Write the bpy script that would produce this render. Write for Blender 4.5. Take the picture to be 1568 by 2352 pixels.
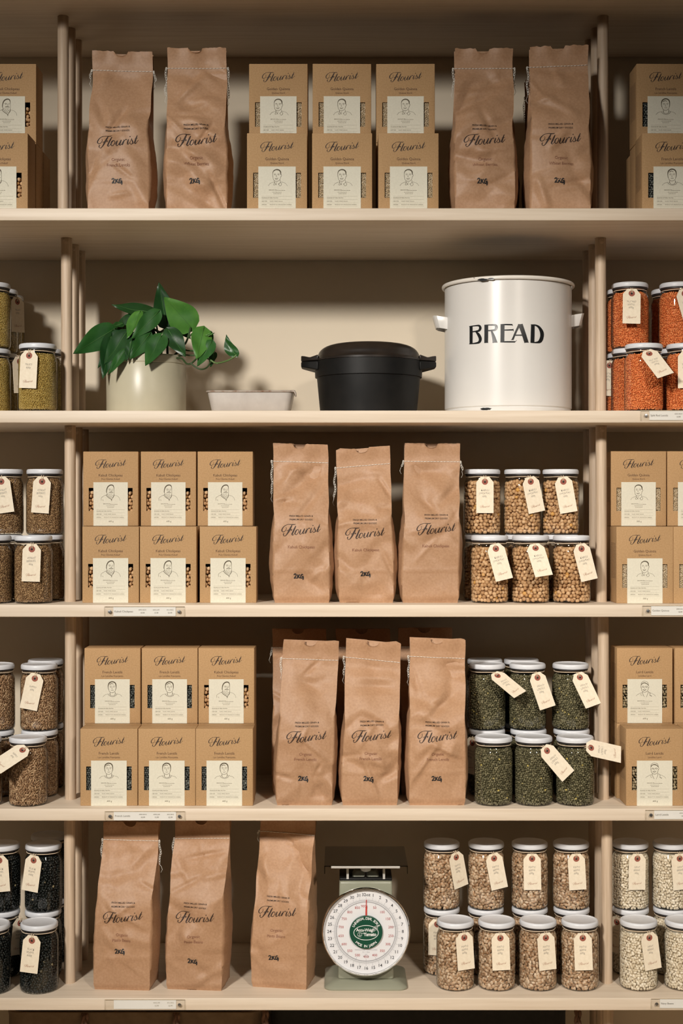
import bpy, bmesh, math, random
import numpy as np
from mathutils import Vector, Matrix, noise

for o in list(bpy.data.objects):
    bpy.data.objects.remove(o, do_unlink=True)
SC = bpy.context.scene
COL = SC.collection

# ------------------------------------------------------------------ camera
F = 3300.0            # focal length in pixels of the 1568x2352 frame
HOR = 1165.0          # pixel row of the horizon
EYE = 1.5             # eye height above the floor
cam = bpy.data.cameras.new('camera')
cam.sensor_fit = 'VERTICAL'
cam.sensor_height = 36.0
cam.lens = F / 2352 * 36.0
cam.shift_y = -(1176 - HOR) / 2352
cam.clip_start = 0.02
camo = bpy.data.objects.new('camera', cam)
camo.location = (0, 0, EYE)
camo.rotation_euler = (math.pi / 2, 0, 0)
COL.objects.link(camo)
SC.camera = camo

# ------------------------------------------------------------------ light
w = bpy.data.worlds.new('world')
SC.world = w
w.use_nodes = True
w.node_tree.nodes['Background'].inputs['Color'].default_value = (1.0, 0.90, 0.80, 1)
w.node_tree.nodes['Background'].inputs['Strength'].default_value = 0.012


def area(name, loc, target, power, size, color):
    l = bpy.data.lights.new(name, 'AREA')
    l.shape = 'DISK'
    l.size = size
    l.energy = power
    l.color = color
    ob = bpy.data.objects.new(name, l)
    ob.location = loc
    ob.rotation_euler = (Vector(target) - Vector(loc)).to_track_quat('-Z', 'Y').to_euler()
    COL.objects.link(ob)
    return ob


def spot(name, loc, target, power, radius, cone, color, blend=1.0):
    l = bpy.data.lights.new(name, 'SPOT')
    l.spot_size = math.radians(cone)
    l.spot_blend = blend
    l.shadow_soft_size = radius
    l.energy = power
    l.color = color
    ob = bpy.data.objects.new(name, l)
    ob.location = loc
    ob.rotation_euler = (Vector(target) - Vector(loc)).to_track_quat('-Z', 'Y').to_euler()
    COL.objects.link(ob)
    return ob


# two track lamps under the shop's ceiling, behind and beside the viewer
spot('track_lamp_key', (-1.4, -0.5, EYE + 1.32), (-0.06, 2.8, EYE - 0.27), 600, 0.19, 47, (1.0, 0.945, 0.87))
spot('track_lamp_side', (1.05, -0.45, EYE + 1.32), (0.42, 2.78, EYE - 0.62), 300, 0.14, 40, (1.0, 0.90, 0.78))
for lx_ in (-0.75, 0.0, 0.75):      # added spots on the floor, so light bounces up under the shelves
    spot('floor_bounce_spot', (lx_, 1.85, EYE + 1.45), (lx_, 1.85, 0.0), 270, 0.05, 32, (1.0, 0.90, 0.76), 0.5)

SC.view_settings.view_transform = 'Standard'
SC.view_settings.look = 'None'
SC.view_settings.gamma = 1
SC.view_settings.use_curve_mapping = False
SC.view_settings.exposure = -0.12

# ------------------------------------------------------------------ materials


def mat(name, color, rough=0.6, metal=0.0, spec=0.5, **kw):
    m = bpy.data.materials.new(name)
    m.use_nodes = True
    b = m.node_tree.nodes['Principled BSDF']
    b.inputs['Base Color'].default_value = (*color, 1)
    b.inputs['Roughness'].default_value = rough
    b.inputs['Metallic'].default_value = metal
    b.inputs['Specular IOR Level'].default_value = spec
    for k, v in kw.items():
        b.inputs[k].default_value = v
    return m


class NT:
    def __init__(s, m):
        s.t = m.node_tree
        s.b = s.t.nodes['Principled BSDF']

    def n(s, typ, **kw):
        nd = s.t.nodes.new('ShaderNode' + typ)
        for k, v in kw.items():
            if k in nd.inputs:
                nd.inputs[k].default_value = v
            else:
                setattr(nd, k, v)
        return nd

    def l(s, a, b):
        s.t.links.new(a, b)

    def ramp(s, fac, stops):
        r = s.n('ValToRGB')
        e = r.color_ramp.elements
        while len(e) < len(stops):
            e.new(0.5)
        for el, (p, c) in zip(e, stops):
            el.position = p
            el.color = (*c, 1)
        s.l(fac, r.inputs[0])
        return r

    def coords(s, scale=(1, 1, 1)):
        tc = s.n('TexCoord')
        mp = s.n('Mapping')
        mp.inputs['Scale'].default_value = scale
        s.l(tc.outputs['Object'], mp.inputs[0])
        return mp.outputs[0]

    def noise(s, vec, scale, detail=4, rough=0.55):
        nz = s.n('TexNoise', Scale=scale, Detail=detail, Roughness=rough)
        s.l(vec, nz.inputs['Vector'])
        return nz.outputs[0]

    def bump(s, h, strength, dist):
        bp = s.n('Bump', Strength=strength, Distance=dist)
        s.l(h, bp.inputs['Height'])
        s.l(bp.outputs[0], s.b.inputs['Normal'])


def noisy(name, c1, c2, scale, rough=0.6, stretch=(1, 1, 1), bump=0.0, bdist=0.001, lo=0.3, hi=0.7, spec=0.5, metal=0.0, objrand=0.0, detail=4):
    m = mat(name, c1, rough, metal, spec)
    t = NT(m)
    nz = t.noise(t.coords(stretch), scale, detail)
    r = t.ramp(nz, [(lo, c1), (hi, c2)])
    out = r.outputs[0]
    if objrand:
        oi = t.n('ObjectInfo')
        mr = t.n('MapRange')
        mr.inputs[3].default_value = 1 - objrand
        mr.inputs[4].default_value = 1 + objrand
        t.l(oi.outputs['Random'], mr.inputs[0])
        hsv = t.n('HueSaturation')
        t.l(out, hsv.inputs['Color'])
        t.l(mr.outputs[0], hsv.inputs['Value'])
        out = hsv.outputs[0]
    t.l(out, t.b.inputs['Base Color'])
    if bump:
        t.bump(nz, bump, bdist)
    return m


def grain_mat(name, stops, rough=0.5, spec=0.4, tex=None):
    m = mat(name, stops[0][1], rough, 0, spec)
    t = NT(m)
    g = t.n('NewGeometry')
    r = t.ramp(g.outputs['Random Per Island'], stops)
    out = r.outputs[0]
    if tex:
        nz = t.noise(t.coords(), tex[0], 3)
        rr = t.ramp(nz, [(0.45, (1, 1, 1)), (0.62, tex[1])])
        mx = t.n('Mix', data_type='RGBA', blend_type='MULTIPLY')
        mx.inputs[0].default_value = 1.0
        t.l(out, mx.inputs[6])
        t.l(rr.outputs[0], mx.inputs[7])
        out = mx.outputs[2]
    t.l(out, t.b.inputs['Base Color'])
    return m


def glass_mat(name, tint, rough=0.02, ior=1.45, edge=(0.9, 0.9, 0.9)):
    m = bpy.data.materials.new(name)
    m.use_nodes = True
    t = m.node_tree
    t.nodes.clear()
    out = t.nodes.new('ShaderNodeOutputMaterial')
    mix = t.nodes.new('ShaderNodeMixShader')
    tr = t.nodes.new('ShaderNodeBsdfTransparent')
    gl = t.nodes.new('ShaderNodeBsdfGlossy')
    # Schlick's Fresnel from the facing angle, the same from both sides of the thin pane
    lw = t.nodes.new('ShaderNodeLayerWeight')
    lw.inputs[0].default_value = 0.5
    pw = t.nodes.new('ShaderNodeMath')
    pw.operation = 'POWER'
    pw.inputs[1].default_value = 5.0
    t.links.new(lw.outputs['Facing'], pw.inputs[0])
    fr = t.nodes.new('ShaderNodeMapRange')
    f0 = ((ior - 1) / (ior + 1)) ** 2 * 1.6
    fr.inputs[3].default_value = f0
    t.links.new(pw.outputs[0], fr.inputs[0])
    gl.inputs['Roughness'].default_value = rough
    # edge-on glass is tinted dark, standing in for dark refraction through its thickness
    mc = t.nodes.new('ShaderNodeMix')
    mc.data_type = 'RGBA'
    mc.inputs[6].default_value = (*tint, 1)
    mc.inputs[7].default_value = (*edge, 1)
    p2 = t.nodes.new('ShaderNodeMath')
    p2.operation = 'POWER'
    p2.inputs[1].default_value = 3.0
    t.links.new(lw.outputs['Facing'], p2.inputs[0])
    t.links.new(p2.outputs[0], mc.inputs[0])
    t.links.new(mc.outputs[2], tr.inputs[0])
    t.links.new(fr.outputs[0], mix.inputs[0])
    t.links.new(tr.outputs[0], mix.inputs[1])
    t.links.new(gl.outputs[0], mix.inputs[2])
    t.links.new(mix.outputs[0], out.inputs[0])
    return m


M = {}
M['wood'] = noisy('pale_maple', (0.61, 0.495, 0.37), (0.71, 0.60, 0.475), 14, 0.5, (0.30, 8, 8), 0.06, 0.0004, objrand=0.02, lo=0.25, hi=0.6, detail=7)
M['post'] = noisy('turned_maple', (0.44, 0.32, 0.215), (0.66, 0.52, 0.385), 9, 0.55, (16, 16, 0.8), 0.05, 0.0004, objrand=0.05)
M['wall'] = noisy('cream_plaster', (0.69, 0.60, 0.47), (0.73, 0.64, 0.505), 3, 0.9, bump=0.02, bdist=0.002)
M['floor'] = noisy('pale_oak_floor', (0.50, 0.38, 0.25), (0.60, 0.47, 0.32), 3, 0.6, (6, 0.6, 1))
M['kraft_bag'] = noisy('brown_kraft_paper', (0.375, 0.21, 0.115), (0.45, 0.268, 0.155), 260, 0.52, bump=0.12, bdist=0.0004, objrand=0.06, spec=0.42, detail=6)
M['kraft_box'] = noisy('kraft_carton', (0.385, 0.232, 0.108), (0.475, 0.298, 0.148), 420, 0.75, (1, 1, 1), 0.05, 0.0002, objrand=0.03, spec=0.25)
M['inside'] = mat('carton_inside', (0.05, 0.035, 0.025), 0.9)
M['label'] = noisy('cream_label_paper', (0.66, 0.625, 0.51), (0.71, 0.675, 0.555), 300, 0.8, spec=0.2)
M['ink'] = mat('dark_brown_ink', (0.035, 0.018, 0.012), 0.7)
M['ink_brown'] = mat('brown_ink', (0.11, 0.055, 0.03), 0.8)
M['ink_grey'] = mat('label_ink', (0.10, 0.08, 0.05), 0.8)
M['ink_text'] = mat('label_small_print', (0.17, 0.14, 0.09), 0.8)
M['ink_soft'] = mat('label_ink_soft', (0.30, 0.26, 0.18), 0.8)
M['ink_rust'] = mat('rust_ink', (0.25, 0.11, 0.065), 0.8)
M['marker'] = mat('black_marker', (0.012, 0.012, 0.014), 0.6)
M['thread'] = mat('white_cotton_thread', (0.80, 0.77, 0.70), 0.9)
M['glass'] = glass_mat('jar_glass', (0.985, 0.99, 0.985), edge=(0.20, 0.22, 0.21))
M['acrylic'] = glass_mat('clear_acrylic', (0.985, 0.985, 0.98), 0.05, 1.3)
M['lid'] = noisy('white_enamel_lid', (0.66, 0.675, 0.71), (0.72, 0.735, 0.77), 40, 0.38, spec=0.5)
M['tag'] = noisy('manila_tag', (0.80, 0.70, 0.54), (0.86, 0.765, 0.61), 200, 0.8, spec=0.2)
M['eyelet'] = mat('rust_red_eyelet', (0.30, 0.085, 0.055), 0.7)
M['hole'] = mat('eyelet_hole', (0.01, 0.008, 0.008), 0.9)
M['string'] = mat('cotton_string', (0.72, 0.58, 0.42), 0.9)
M['pencil'] = mat('pencil_writing', (0.14, 0.12, 0.11), 0.8)
M['tag_ink'] = mat('tag_print', (0.42, 0.22, 0.14), 0.8)
M['steel'] = mat('darkened_steel', (0.42, 0.41, 0.39), 0.10, 1.0)  # base colour darkened to deepen the dark reflection on the platform
M['lit_satin'] = mat('lit_satin_steel', (0.72, 0.70, 0.66), 0.5, 0.7)  # paler copy of the platform steel, so lip and legs look lit
M['chrome'] = mat('chrome', (0.80, 0.79, 0.77), 0.12, 1.0)
M['screw'] = mat('screw_steel', (0.35, 0.35, 0.35), 0.35, 1.0)
M['paper'] = mat('white_card', (0.80, 0.78, 0.74), 0.8, spec=0.2)

M['chickpeas'] = grain_mat('dried_chickpeas', [(0, (0.43, 0.235, 0.105)), (0.5, (0.57, 0.34, 0.165)), (0.96, (0.67, 0.435, 0.24)), (1.0, (0.66, 0.33, 0.06))], 0.6)
M['green_lentils'] = grain_mat('green_lentils', [(0, (0.060, 0.052, 0.024)), (0.4, (0.12, 0.105, 0.052)), (0.8, (0.19, 0.168, 0.09)), (0.985, (0.26, 0.225, 0.125)), (1.0, (0.62, 0.48, 0.13))], 0.5)
M['dark_lentils'] = grain_mat('boxed_green_lentils', [(0, (0.05, 0.055, 0.05)), (0.6, (0.11, 0.115, 0.10)), (1.0, (0.22, 0.22, 0.18))], 0.5)
M['laird_lentils'] = grain_mat('pale_lentils', [(0, (0.20, 0.15, 0.075)), (0.6, (0.36, 0.28, 0.16)), (1.0, (0.48, 0.40, 0.26))], 0.55)
M['red_lentils'] = grain_mat('split_red_lentils', [(0, (0.598, 0.143, 0.036)), (0.5, (0.780, 0.215, 0.058)), (1.0, (0.900, 0.325, 0.111))], 0.55)
M['wheat'] = grain_mat('wheat_berries', [(0, (0.17, 0.088, 0.036)), (0.5, (0.30, 0.17, 0.075)), (1.0, (0.46, 0.29, 0.14))], 0.5)
M['farro'] = grain_mat('farro_grains', [(0, (0.20, 0.105, 0.05)), (0.5, (0.37, 0.215, 0.11)), (1.0, (0.56, 0.38, 0.22))], 0.5)
M['millet'] = grain_mat('millet_grains', [(0, (0.40, 0.26, 0.055)), (0.5, (0.52, 0.355, 0.09)), (1.0, (0.64, 0.47, 0.15))], 0.5)
M['quinoa'] = grain_mat('golden_quinoa', [(0, (0.456, 0.324, 0.180)), (0.5, (0.624, 0.492, 0.312)), (1.0, (0.816, 0.684, 0.504))], 0.5)
M['black_beans'] = grain_mat('black_beans', [(0, (0.006, 0.008, 0.007)), (0.8, (0.014, 0.017, 0.015)), (0.985, (0.03, 0.032, 0.028)), (1.0, (0.30, 0.24, 0.13))], 0.3)
M['pinto'] = grain_mat('pinto_beans', [(0, (0.31, 0.195, 0.11)), (0.5, (0.51, 0.365, 0.235)), (1.0, (0.70, 0.56, 0.41))], 0.42, tex=(260, (0.864, 0.660, 0.504)))
M['navy'] = grain_mat('navy_beans', [(0, (0.598, 0.494, 0.345)), (0.5, (0.759, 0.655, 0.494)), (1.0, (0.874, 0.782, 0.632))], 0.42)

# ------------------------------------------------------------------ helpers


def px(x, y, z):
    return Vector(((x - 784) / F * z, z, EYE + (HOR - y) / F * z))


def wx(x, z):
    return (x - 784) / F * z


def mesh_from(name, V, Fc, smooth=False, angle=None):
    me = bpy.data.meshes.new(name)
    V = np.asarray(V, dtype=np.float64).reshape(-1, 3)
    if isinstance(Fc, np.ndarray):
        n, k = Fc.shape
        me.vertices.add(len(V))
        me.vertices.foreach_set('co', V.ravel())
        me.loops.add(n * k)
        me.loops.foreach_set('vertex_index', Fc.astype(np.int32).ravel())
        me.polygons.add(n)
        me.polygons.foreach_set('loop_start', np.arange(0, n * k, k, dtype=np.int32))
        me.update(calc_edges=True)
    else:
        me.from_pydata(V.tolist(), [], Fc)
        me.update()
    if smooth:
        me.polygons.foreach_set('use_smooth', np.ones(len(me.polygons), dtype=bool))
        if angle:
            me.set_sharp_from_angle(angle=math.radians(angle))
    return me


def obj(name, me, m=None, parent=None, loc=None, rot=None):
    ob = bpy.data.objects.new(name, me)
    COL.objects.link(ob)
    if m is not None and me is not None and len(me.materials) == 0:
        me.materials.append(m)
    if parent is not None:
        ob.parent = parent
    if loc is not None:
        ob.location = loc
    if rot is not None:
        ob.rotation_euler = rot
    return ob


def tag(o, label, cat, group=None):
    o['label'] = label
    o['category'] = cat
    if group:
        o['group'] = group
    return o


def empty(name, loc, rz=0.0):
    o = obj(name, None, loc=loc, rot=(0, 0, rz))
    o.empty_display_size = 0.02
    return o


def bm_mesh(name, bm, smooth=False, angle=40):
    bmesh.ops.recalc_face_normals(bm, faces=bm.faces[:])
    me = bpy.data.meshes.new(name)
    bm.to_mesh(me)
    bm.free()
    if smooth:
        me.polygons.foreach_set('use_smooth', np.ones(len(me.polygons), dtype=bool))
        me.set_sharp_from_angle(angle=math.radians(angle))
    return me


def add_box(bm, lo, hi, bevel=0.0, seg=2):
    r = bmesh.ops.create_cube(bm, size=1.0)
    vs = r['verts']
    for v in vs:
        v.co = Vector([lo[i] + (v.co[i] + 0.5) * (hi[i] - lo[i]) for i in range(3)])
    if bevel:
        es = {e for v in vs for e in v.link_edges}
        bmesh.ops.bevel(bm, geom=list(es), offset=bevel, segments=seg, affect='EDGES', profile=0.5)


def box_mesh(name, lo, hi, bevel=0.0, seg=2):
    bm = bmesh.new()
    add_box(bm, lo, hi, bevel, seg)
    return bm_mesh(name, bm, bevel > 0, 50)


def lathe(name, prof, n=48, angle=40, cap=True):
    prof = np.array(prof)
    k = len(prof)
    a = np.linspace(0, 2 * math.pi, n, endpoint=False)
    V = np.zeros((k, n, 3))
    V[:, :, 0] = prof[:, :1] * np.cos(a)
    V[:, :, 1] = prof[:, :1] * np.sin(a)
    V[:, :, 2] = prof[:, 1:2]
    fs = []
    for i in range(k - 1):
        for j in range(n):
            j2 = (j + 1) % n
            fs.append((i * n + j, i * n + j2, (i + 1) * n + j2, (i + 1) * n + j))
    if cap:
        fs.append(tuple(range(n))[::-1])
        fs.append(tuple((k - 1) * n + j for j in range(n)))
    return mesh_from(name, V, fs, True, angle)


def tube_geo(pts, rad, sides=6):
    """tube along points; rad scalar or list. returns V, F lists"""
    pts = [Vector(p) for p in pts]
    n = len(pts)
    rad = [rad] * n if not hasattr(rad, '__len__') else rad
    V, Fc = [], []
    up = None
    for i, p in enumerate(pts):
        d = (pts[min(i + 1, n - 1)] - pts[max(i - 1, 0)])
        if d.length < 1e-9:
            d = Vector((0, 0, 1))
        d.normalize()
        if up is None:
            up = d.orthogonal()
        up = (up - d * up.dot(d))
        if up.length < 1e-6:
            up = d.orthogonal()
        up.normalize()
        s = d.cross(up)
        for k in range(sides):
            a = 2 * math.pi * k / sides
            V.append(p + (up * math.cos(a) + s * math.sin(a)) * rad[i])
    for i in range(n - 1):
        for k in range(sides):
            k2 = (k + 1) % sides
            Fc.append((i * sides + k, i * sides + k2, (i + 1) * sides + k2, (i + 1) * sides + k))
    Fc.append(tuple(range(sides))[::-1])
    Fc.append(tuple((n - 1) * sides + k for k in range(sides)))
    return V, Fc


def join_geo(parts):
    V, Fc = [], []
    for v, f in parts:
        o = len(V)
        V += list(v)
        Fc += [tuple(i + o for i in q) for q in f]
    return V, Fc


def catmull(P, sub=4):
    P = [np.array(p, dtype=float) for p in P]
    if len(P) < 3:
        return P
    out = []
    Q = [2 * P[0] - P[1]] + P + [2 * P[-1] - P[-2]]
    for i in range(1, len(Q) - 2):
        p0, p1, p2, p3 = Q[i - 1:i + 3]
        for k in range(sub):
            t = k / sub
            out.append(0.5 * ((2 * p1) + (-p0 + p2) * t + (2 * p0 - 5 * p1 + 4 * p2 - p3) * t * t + (-p0 + 3 * p1 - 3 * p2 + p3) * t ** 3))
    out.append(P[-1])
    return out

# ---- flat print: 2-D pieces (V Nx2, F list)


def strokes2d(strokes, sub=4, wmul=1.0):
    """strokes: lists of (x, y, width); y goes DOWN as in a picture, flipped here"""
    parts = []
    for s in strokes:
        if len(s) == 2:
            P = [np.array(p, float) for p in s]
        else:
            P = catmull(s, sub)
        V, Fc = [], []
        n = len(P)
        for i, p in enumerate(P):
            d = P[min(i + 1, n - 1)][:2] - P[max(i - 1, 0)][:2]
            L = math.hypot(*d) or 1
            nx, ny = -d[1] / L, d[0] / L
            h = p[2] * 0.5 * wmul
            V += [(p[0] + nx * h, -(p[1] + ny * h)), (p[0] - nx * h, -(p[1] - ny * h))]
        for i in range(n - 1):
            Fc.append((2 * i, 2 * i + 1, 2 * i + 3, 2 * i + 2))
        parts.append((V, Fc))
    return join2d(parts)


def join2d(parts):
    V, Fc = [], []
    for v, f in parts:
        o = len(V)
        V += [tuple(q) for q in v]
        Fc += [tuple(i + o for i in q) for q in f]
    return V, Fc


def tf2d(p, s=1.0, dx=0.0, dy=0.0, rot=0.0, sx=1.0):
    c, sn = math.cos(rot), math.sin(rot)
    return [((x * c * sx - y * sn) * s + dx, (x * sn * sx + y * c) * s + dy) for x, y in p[0]], p[1]


_tc = {}


def text2d(s, size=1.0, dx=0.0, dy=0.0, align='CENTER', bold=0.0, rot=0.0, sx=1.0, sp=1.0):
    key = (s, align, bold, sp)
    if key not in _tc:
        cu = bpy.data.curves.new('t', 'FONT')
        cu.body = s
        cu.size = 1.0
        cu.align_x = align
        cu.align_y = 'CENTER'
        cu.resolution_u = 2
        cu.offset = bold
        cu.space_character = sp
        ob = bpy.data.objects.new('t', cu)
        COL.objects.link(ob)
        me = bpy.data.meshes.new_from_object(ob)
        V = [(v.co.x, v.co.y) for v in me.vertices]
        Fc = [tuple(p.vertices) for p in me.polygons]
        bpy.data.objects.remove(ob, do_unlink=True)
        bpy.data.curves.remove(cu)
        bpy.data.meshes.remove(me)
        _tc[key] = (V, Fc)
    return tf2d(_tc[key], size, dx, dy, rot, sx)


def flat(name, p2, y=0.0):
    """2-D print standing in the XZ plane facing -Y"""
    V = [(a, y, b) for a, b in p2[0]]
    return mesh_from(name, V, p2[1])


LOGO = [
    [(352, 100, 7), (368, 140, 8), (348, 200, 9), (305, 238, 11), (262, 245, 15), (232, 212, 24), (238, 158, 22), (283, 90, 16), (352, 42, 10), (435, 20, 9), (525, 22, 15), (600, 24, 17), (660, 12, 5)],
    [(548, 22, 14), (505, 110, 34), (452, 215, 38), (402, 300, 26), (355, 358, 14), (312, 374, 11), (282, 350, 15), (283, 312, 20), (300, 290, 15)],
    [(378, 216, 7), (430, 194, 11), (490, 184, 14), (538, 176, 9)], [(538, 165, 10), (528, 190, 20), (512, 222, 8)],
    [(662, 62, 16), (622, 150, 31), (572, 260, 34), (545, 318, 28), (560, 345, 18), (592, 333, 9), (640, 275, 7)],
    [(748, 200, 8), (722, 174, 10), (680, 200, 22), (645, 262, 27), (643, 312, 20), (672, 330, 12), (715, 304, 10), (750, 244, 12), (752, 198, 10), (735, 174, 9)],
    [(750, 235, 7), (780, 248, 7), (812, 215, 8)],
    [(822, 170, 20), (795, 245, 27), (785, 298, 22), (812, 320, 11), (858, 272, 8), (905, 190, 8)],
    [(938, 145, 20), (900, 235, 27), (880, 287, 22), (905, 297, 11), (945, 262, 7), (985, 190, 7)],
    [(1002, 140, 9), (1016, 165, 16), (992, 225, 27), (958, 296, 22)], [(985, 232, 7), (1040, 158, 9), (1082, 130, 16), (1102, 148, 16)],
    [(1152, 126, 18), (1122, 205, 26), (1108, 255, 20), (1128, 270, 10), (1190, 205, 7), (1246, 108, 8)],
    [(1186, 62, 10), (1202, 48, 22), (1212, 38, 8)],
    [(1250, 96, 8), (1243, 130, 13), (1262, 178, 26), (1262, 226, 20), (1230, 260, 11), (1200, 254, 16), (1194, 234, 14)],
    [(1262, 240, 7), (1300, 225, 7), (1340, 150, 7)],
    [(1418, 12, 10), (1375, 105, 26), (1335, 198, 27), (1325, 238, 18), (1352, 240, 9), (1436, 148, 6)], [(1342, 108, 8), (1418, 96, 8)],
]
_l = strokes2d(LOGO, 4, 1.25)
LOGO2D = [((x - 828) / 1210, (y + 195) / 1210) for x, y in _l[0]], _l[1]       # unit width, centred

# marker "2KG"
KG2D = strokes2d([
    [(2, 14, 5), (10, 4, 6), (22, 6, 6), (22, 20, 6), (8, 40, 6), (4, 46, 6)], [(4, 44, 6), (16, 40, 5), (30, 44, 5)],
    [(38, 8, 6), (36, 46, 6)], [(58, 8, 5), (38, 30, 6)], [(44, 24, 6), (52, 38, 6), (64, 44, 5)],
    [(88, 12, 5), (78, 8, 6), (68, 20, 6), (66, 36, 6), (74, 44, 6), (86, 38, 6), (88, 30, 6)], [(76, 28, 6), (92, 26, 6)], [(90, 28, 6), (90, 46, 6), (86, 60, 5)]], 3, 1.6)
KG2D = [((x - 46) / 92, (y + 28) / 92) for x, y in KG2D[0]], KG2D[1]


def handwriting(lines, seed, size):
    """loosely written pencil letters"""
    r = random.Random(seed)
    parts = []
    y = 0
    for ln in lines:
        parts.append(text2d(ln, size * r.uniform(0.92, 1.1), r.uniform(-.1, .1) * size, y, bold=-0.012, rot=r.uniform(-.06, .08), sx=0.82, sp=1.05))
        y -= size * 1.15
    V, Fc = join2d(parts)
    V = [(a + 0.10 * b + 0.06 * size * math.sin(a * 900 + seed), b + 0.07 * size * math.sin(a * 700 + seed * 2)) for a, b in V]
    return V, Fc

# ------------------------------------------------------------------ structure
D0 = 2.66          # front edge of the shelves
D1 = 2.58          # front edge of the deep top boards
WALL = 3.0
TH = 0.0226
S = {5: EYE - 0.909, 4: EYE - 0.558, 3: EYE - 0.1806, 2: EYE + 0.179, 1: EYE + 0.537, 0: EYE + 0.939 + 0.022}


def structure(name, me, m, **kw):
    o = obj(name, me, m, **kw)
    o['kind'] = 'structure'
    return o


structure('wall_back', box_mesh('wall_back', (-2.2, WALL, 0), (2.2, WALL + 0.1, 3.0)), M['wall'])
structure('floor', box_mesh('floor', (-2.2, -1.5, -0.1), (2.2, WALL, 0)), M['floor'])

unit = empty('shelving_unit', (0, 2.8, 0))
tag(unit, 'tall pale wooden wall shelving with round dowel posts filled with dry goods', 'shelving')


def child(name, me, m, parent, loc, rot=None):
    """child placed by WORLD location under an unrotated parent"""
    return obj(name, me, m, parent, Vector(loc) - parent.location, rot)


XS = 1.15
for k in range(6):
    d = D1 if k <= 1 else D0
    th = 0.022 if k <= 1 else TH
    child('shelf_board', box_mesh('shelf_board', (-XS, d, S[k] - th), (XS, WALL - 0.001, S[k]), 0.0012, 2), M['wood'], unit, (0, 0, 0))
PZ = (2.75, 2.822, 2.892)
bays = [(1, S[0] - 0.022, 145, 1384), (2, S[1] - 0.022, 153, 1378.5), (3, S[2] - TH, 161, 1380), (4, S[3] - TH, 162, 1385), (5, S[4] - TH, 160, 1393), (6, S[5] - TH, 160, 1396)]
for b, top, lx, rx in bays:
    bot = S[b] if b < 6 else 0.0
    h = top - bot
    pm = lathe('post', [(0.0106, 0), (0.0106, h)], 24)
    for cx in ((lx, rx) if b < 6 else (rx,)):      # the brown bin fills the lowest left bay
        X = wx(cx, PZ[0])
        for i, z in enumerate(PZ):
            p = child('post', pm, M['post'], unit, (X, z, bot))
            if b in (2, 3) :
                pl = lathe('wood_plug', [(0.0052, 0), (0.0058, 0.0006), (0.0052, 0.0016), (0.0030, 0.0018)], 14)
                obj('wood_plug', pl, M['post'], p, (0, -0.0096, h - 0.008), (math.pi / 2, 0, 0))

# ------------------------------------------------------------------ grains


def ico(sub):
    bm = bmesh.new()
    bmesh.ops.create_icosphere(bm, subdivisions=sub, radius=1.0)
    V = np.array([v.co[:] for v in bm.verts])
    Fc = np.array([[v.index for v in f.verts] for f in bm.faces])
    bm.free()
    return V, Fc


ICO1, ICO2 = ico(1), ico(2)


def rand_rot(rng, n, tumble):
    """random rotations; local z = surface normal. tumble 0..1 = how far they tilt off the surface"""
    a = rng.uniform(0, 2 * math.pi, n)
    b = rng.normal(0, tumble, n)
    c = rng.uniform(0, 2 * math.pi, n)
    ca, sa, cb, sb, cc, sc = np.cos(a), np.sin(a), np.cos(b), np.sin(b), np.cos(c), np.sin(c)
    z = np.zeros(n)
    o = np.ones(n)
    Rz = np.stack([ca, -sa, z, sa, ca, z, z, z, o], 1).reshape(n, 3, 3)
    Rx = np.stack([o, z, z, z, cb, -sb, z, sb, cb], 1).reshape(n, 3, 3)
    Rc = np.stack([cc, -sc, z, sc, cc, z, z, z, o], 1).reshape(n, 3, 3)
    return Rc @ Rx @ Rz


def blobs(rng, P, frames, half, tumble, tmpl, var=0.12, dent=0.0):
    """ellipsoids with half axes 'half' (a,b,c), at P, each in its frame (n,3,3 columns t1,t2,normal)"""
    n = len(P)
    V0, F0 = tmpl
    sc = np.array(half)[None, None, :] * (1 + rng.uniform(-var, var, (n, 1, 1)))
    V = V0[None] * sc
    if dent:
        V = V + rng.normal(0, dent, V.shape) * np.array(half).mean()
    R = rand_rot(rng, n, tumble)
    if frames is not None:
        R = frames @ R
    V = np.einsum('nij,nkj->nki', R, V) + P[:, None, :]
    Fc = (F0[None] + (np.arange(n) * len(V0))[:, None, None]).reshape(-1, 3)
    return V.reshape(-1, 3), Fc


JR, JH = 0.0362, 0.127          # jar radius, jar height with lid


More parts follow.
